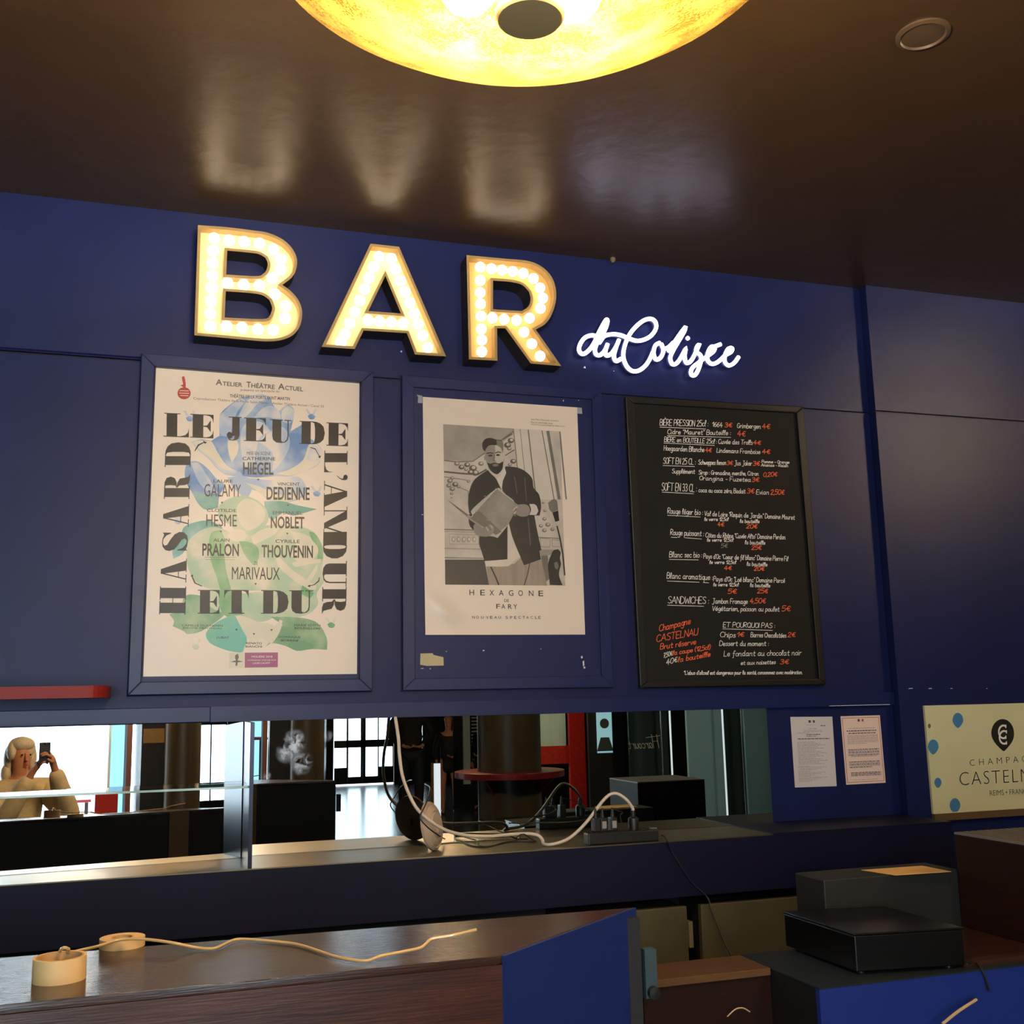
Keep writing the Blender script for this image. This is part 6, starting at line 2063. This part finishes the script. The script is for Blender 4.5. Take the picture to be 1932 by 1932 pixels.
def build_person(label, loc, rz, s, pose, cols, hair, clothes, head_turn=0.0, extra=None):
    """pose: dict of arm joints; clothes: list of (part name, node list, edge list, material)."""
    t = thing('person', label, 'person', loc)
    f = Fig()
    f.node('pelvis', (0, 0, .95), .135, .105)
    f.node('waist', (0, 0, 1.10), .125, .09, 'pelvis')
    f.node('chest', (0, 0.005, 1.28), .15, .10, 'waist')
    f.node('upper', (0, 0, 1.40), .115, .075, 'chest')
    f.node('neck', (0, .005, 1.475), .050, None, 'upper')
    f.node('jaw', (0, .022, 1.545), .058, .066, 'neck')
    f.node('brow', (0, .012, 1.625), .074, .088, 'jaw')
    f.node('crown', (0, .0, 1.70), .058, .070, 'brow')
    ft = math.sin(head_turn), math.cos(head_turn)
    for sd, sx in (('R', 1), ('L', -1)):
        sh, el, wr = pose[sd]
        f.node(sd + 'sh', sh, .056, None, 'upper')
        f.node(sd + 'el', el, .040, None, sd + 'sh')
        f.node(sd + 'wr', wr, .025, None, sd + 'el')
        f.hand(sd, sd + 'wr', pose[sd + 'h'][0], pose[sd + 'h'][1], pose[sd + 'h'][2])
        hx, kx = sx * .095, sx * .11
        ky = pose.get(sd + 'k', 0.02)
        f.node(sd + 'hip', (hx, 0, .86), .085, None, 'pelvis')
        f.node(sd + 'kn', (kx, ky, .49), .056, None, sd + 'hip')
        f.node(sd + 'cf', (kx, ky - .03, .32), .052, None, sd + 'kn')
        f.node(sd + 'an', (kx, ky - .03, .085), .033, None, sd + 'cf')
        f.node(sd + 'toe', (kx, ky + .12, .035), .034, None, sd + 'an')
    V, F = skin_mesh(f.n, f.e, 2)
    body = MB().add(xf(V, loc, rz, s), F)
    body.tube(xf([(ft[0] * .074, .012 + ft[1] * .074, 1.632), (ft[0] * .090, .012 + ft[1] * .090, 1.600), (ft[0] * .096, .012 + ft[1] * .096, 1.588), (ft[0] * .078, .012 + ft[1] * .078, 1.576)], loc, rz, s), [.008 * s, .011 * s, .013 * s, .009 * s], 10)
    body.build('body', cols['skin'], t, smooth=True)
    hc, hs = math.sin(head_turn), math.cos(head_turn)
    # eyes and mouth
    e = MB()
    for sx in (-1, 1):
        c = (hc * .082 + hs * sx * .030, .012 + hs * .082 - hc * sx * .030, 1.622)
        e.ball(xf([c], loc, rz, s)[0], .0066 * s, 0, 10, 6)
    e.build('eyes', cols['eye'], t, smooth=True)
    e = MB()
    e.ball(xf([(hc * .086, .015 + hs * .078, 1.552)], loc, rz, s)[0], (.018 * s, .008 * s, .0045 * s), 0, 12, 6)
    e.build('mouth', cols['lip'], t, smooth=True)
    h = MB()
    for (c, r) in hair['balls']:
        h.ball(xf([c], loc, rz, s)[0], tuple(v * s for v in r), 0, 20, 12)
    h.build('hair', hair['mat'], t, smooth=True)
    for (nm, nodes, edges, m) in clothes(f):
        V, F = skin_mesh(nodes, edges, 2)
        MB().add(xf(V, loc, rz, s), F).build(nm, m, t, smooth=True)
    return t


def clothes_from(f, spec):
    """spec: list of (node key, radius, radius2) and link list by key -> nodes/edges."""
    keys = [k[0] for k in spec]
    nodes = []
    for k in spec:
        p = f.n[f.ix[k[0]]][:3] if len(k) < 4 else k[3]
        nodes.append((*p, k[1], k[2]))
    return nodes, {k: i for i, k in enumerate(keys)}


def top_chain(f, puff=0.022, hem=.86, sleeve=True, cuff=1.0):
    nodes = [(0, 0, .98, .15 + puff * .3, .115 + puff * .3)]
    ed = []
    nodes.append((0, 0, hem, .165 + puff * .4, .125 + puff * .4)); ed.append((0, 1))
    for k in ('waist', 'chest', 'upper'):
        n = f.n[f.ix[k]]
        nodes.append((*n[:3], n[3] + puff, n[4] + puff))
        ed.append((0 if k == 'waist' else len(nodes) - 2, len(nodes) - 1))
    u = len(nodes) - 1
    for sd in ('R', 'L'):
        pr = u
        for k, extra in (('sh', puff * .9), ('el', puff * .9), ('wr', puff * .7)):
            n = f.n[f.ix[sd + k]]
            p = Vector(n[:3])
            if k == 'wr':
                el = Vector(f.n[f.ix[sd + 'el']][:3])
                p = el + (p - el) * .93
            nodes.append((*p, n[3] + extra * cuff, n[4] + extra * cuff))
            ed.append((pr, len(nodes) - 1))
            pr = len(nodes) - 1
    return nodes, ed


def leg_chain(f, puff=0.016, low='an'):
    nodes = [(*f.n[0][:3], .135 + puff, .105 + puff)]
    ed = []
    for sd in ('R', 'L'):
        pr = 0
        for k in ('hip', 'kn', 'cf', 'an'):
            n = f.n[f.ix[sd + k]]
            nodes.append((*n[:3], n[3] + puff, n[4] + puff))
            ed.append((pr, len(nodes) - 1))
            pr = len(nodes) - 1
            if k == low:
                break
    return nodes, ed


def shoes(f):
    out = []
    for sd in ('R', 'L'):
        a, t_ = f.n[f.ix[sd + 'an']], f.n[f.ix[sd + 'toe']]
        out.append(('shoe', [(a[0], a[1] - .015, .05, .042, .046), (a[0], (a[1] + t_[1]) / 2, .045, .044, .038), (t_[0], t_[1], .036, .042, .034)], [(0, 1), (1, 2)], BLACK))
    return out


SKN = mat('skin_warm', (208, 142, 106), rough=0.5)
SKF = mat('skin_fair', (216, 160, 126), rough=0.5)
EYE_M = mat('dark_eye', (30, 24, 22), rough=0.3)
LIP = mat('lip', (160, 84, 72), rough=0.5)
CLOTH_K = mat('black_cloth', (22, 22, 25), rough=0.8)
JEAN = mat('dark_trousers', (34, 36, 42), rough=0.8, var=0.2, vscale=20)
CREAM_C = mat('cream_knit', (222, 202, 158), rough=0.85, var=0.08, vscale=30)
BLOND = mat('blond_grey_hair', (222, 208, 176), rough=0.5, var=0.15, vscale=30, stretch=(6, 6, 1))
BLOND2 = mat('tied_blond_hair', (190, 140, 84), rough=0.5)
DARKH = mat('dark_brown_hair', (34, 26, 22), rough=0.5)

# --- the photographer: phone at the eye of the camera
ph = thing('smartphone', 'dark smartphone held up by the woman in the mirror', 'phone', (0, -0.012, 1.58))
b = MB()
b.box((-0.058, -0.016, 1.578), (0.014, -0.0085, 1.713))
b.build('case', mat('dark_phone_case', (52, 54, 64), rough=0.3), ph, bevel=0.003)
b = MB()
b.box((-0.055, -0.0172, 1.582), (0.011, -0.0162, 1.709))
b.build('screen', mat('phone_screen', (16, 16, 18), rough=0.1), ph)
b = MB()
for dx in (-.002, -.022):
    b.lathe([(0.0065, 0), (0.0065, 0.0022), (0, 0.0024)], (dx, -0.0085, 1.700), 16, 0, (0, 1, 0))
b.build('lenses', mat('lens_glass', (10, 10, 14), rough=0.05), ph)
hx = mirY(40, 1425, -0.40, 'A')
s_ = 0.97
L0 = (hx.x, -0.42, hx.z - 1.62 * s_)
L0 = (L0[0], L0[1], 0.0)
s_ = hx.z / 1.622
def loc_(p): return ((p[0] - L0[0]) / s_, (p[1] - L0[1]) / s_, p[2] / s_)
pose = {'R': ((.17, 0, 1.385), loc_((0.17, -0.20, 1.22)), loc_((0.045, -0.075, 1.56))), 'Rh': ((-.35, .5, .8), (-1, .2, .2), .9),
        'L': ((-.17, 0, 1.385), loc_((hx.x - .12, -0.18, 1.16)), loc_((-.085, -0.085, 1.52))), 'Lh': ((.5, .45, .75), (1, .2, .2), .9)}


def photographer_clothes(f):
    n, e = top_chain(f, .028, .80, cuff=1.5)
    out = [('cream_cardigan', n, e, CREAM_C)]
    w, el = loc_((0.05, -0.085, 1.53)), loc_((0.17, -0.20, 1.22))
    mid = tuple((a + c) / 2 for a, c in zip(w, el))
    out.append(('draped_sleeve', [(*w, .040, .040), (*mid, .085, .06), (*el, .11, .07), (el[0] - .05, el[1], el[2] - .10, .12, .07)], [(0, 1), (1, 2), (2, 3)], CREAM_C))
    n, e = leg_chain(f)
    out.append(('trousers', n, e, JEAN))
    return out + shoes(f)


build_person('blond woman in a cream cardigan holding up a phone, mirrored at the left', L0, 0.0, s_, pose, {'skin': SKN, 'eye': EYE_M, 'lip': LIP},
             {'mat': BLOND, 'balls': [((0, -.022, 1.66), (.098, .095, .085)), ((-.075, -.03, 1.60), (.036, .06, .10)), ((.075, -.03, 1.60), (.032, .05, .09)), ((-.085, -.03, 1.50), (.04, .055, .07)), ((0, -.06, 1.58), (.085, .05, .12)), ((.0, .012, 1.695), (.088, .088, .058)), ((-.062, .035, 1.655), (.036, .05, .07))]},
             photographer_clothes, head_turn=0.35)

# --- people in the lobby
def dark_outfit(puff=.03, hem=.80, long=True, leg=JEAN):
    def fn(f):
        n, e = top_chain(f, puff, hem)
        out = [('jacket', n, e, CLOTH_K)]
        n, e = leg_chain(f, .02)
        out.append(('trousers', n, e, leg))
        return out + shoes(f)
    return fn


m1, m2 = mirF(752, 1543, 0.0, 'B'), mirF(800, 1543, 0.0, 'B')
mp = (m1 + m2) / 2
pose_m = {'R': ((.20, 0, 1.39), (.30, .02, 1.14), (.14, .20, .98)), 'Rh': ((-.8, .5, -.1), (0, 0, 1), .5), 'L': ((-.20, 0, 1.39), (-.30, .0, 1.14), (-.10, .20, .98)), 'Lh': ((.8, .4, -.1), (0, 0, 1), .5), 'Rk': .06, 'Lk': -.02}
build_person('person in a black jacket with hands clasped, mirrored before the glass doors', (mp.x, mp.y, 0), 0.15, 1.06, pose_m, {'skin': SKF, 'eye': EYE_M, 'lip': LIP},
             {'mat': DARKH, 'balls': [((0, -.015, 1.67), (.090, .098, .07)), ((0, -.05, 1.62), (.08, .05, .08))]}, dark_outfit(.035, .78))
wp = mirY(846, 1365, -8.0, 'B')
sc_w = (wp.z - 0) / 1.60
pose_w = {'R': ((.165, 0, 1.385), (.24, .0, 1.13), (.10, .18, 1.0)), 'Rh': ((-.8, .5, .1), (0, 0, 1), .5), 'L': ((-.165, 0, 1.385), (-.24, .0, 1.13), (-.22, .12, .93)), 'Lh': ((.1, .4, -.9), (1, 0, 0), .5)}


def blazer(f):
    n, e = top_chain(f, .022, .70)
    return [('blazer', n, e, CLOTH_K)] + shoes(f)


build_person('woman with tied back hair in a black blazer and bare legs', (wp.x, wp.y, 0), 0.25, sc_w, pose_w, {'skin': SKN, 'eye': EYE_M, 'lip': LIP},
             {'mat': BLOND2, 'balls': [((0, -.02, 1.675), (.078, .088, .062)), ((0, -.055, 1.63), (.072, .045, .07)), ((0, -.10, 1.66), (.03, .03, .03))]}, blazer, head_turn=-.3)
tp = mirY(911, 1368, -8.3, 'C')
pose_t = {'R': ((.17, 0, 1.385), (.23, .02, 1.13), (.12, .18, 1.02)), 'Rh': ((-.8, .5, .1), (0, 0, 1), .5), 'L': ((-.17, 0, 1.385), (-.23, .0, 1.13), (-.18, .10, .92)), 'Lh': ((.1, .4, -.9), (1, 0, 0), .5)}
t3 = build_person('dark haired person in a black coat, mirrored beside the stout column', (tp.x, tp.y, 0), 1.1, tp.z / 1.6, pose_t, {'skin': SKN, 'eye': EYE_M, 'lip': LIP},
                  {'mat': DARKH, 'balls': [((0, -.02, 1.675), (.092, .10, .07)), ((0, -.055, 1.60), (.09, .055, .12)), ((.06, -.04, 1.52), (.04, .05, .12)), ((-.06, -.04, 1.52), (.04, .05, .12))]}, dark_outfit(.04, .6))
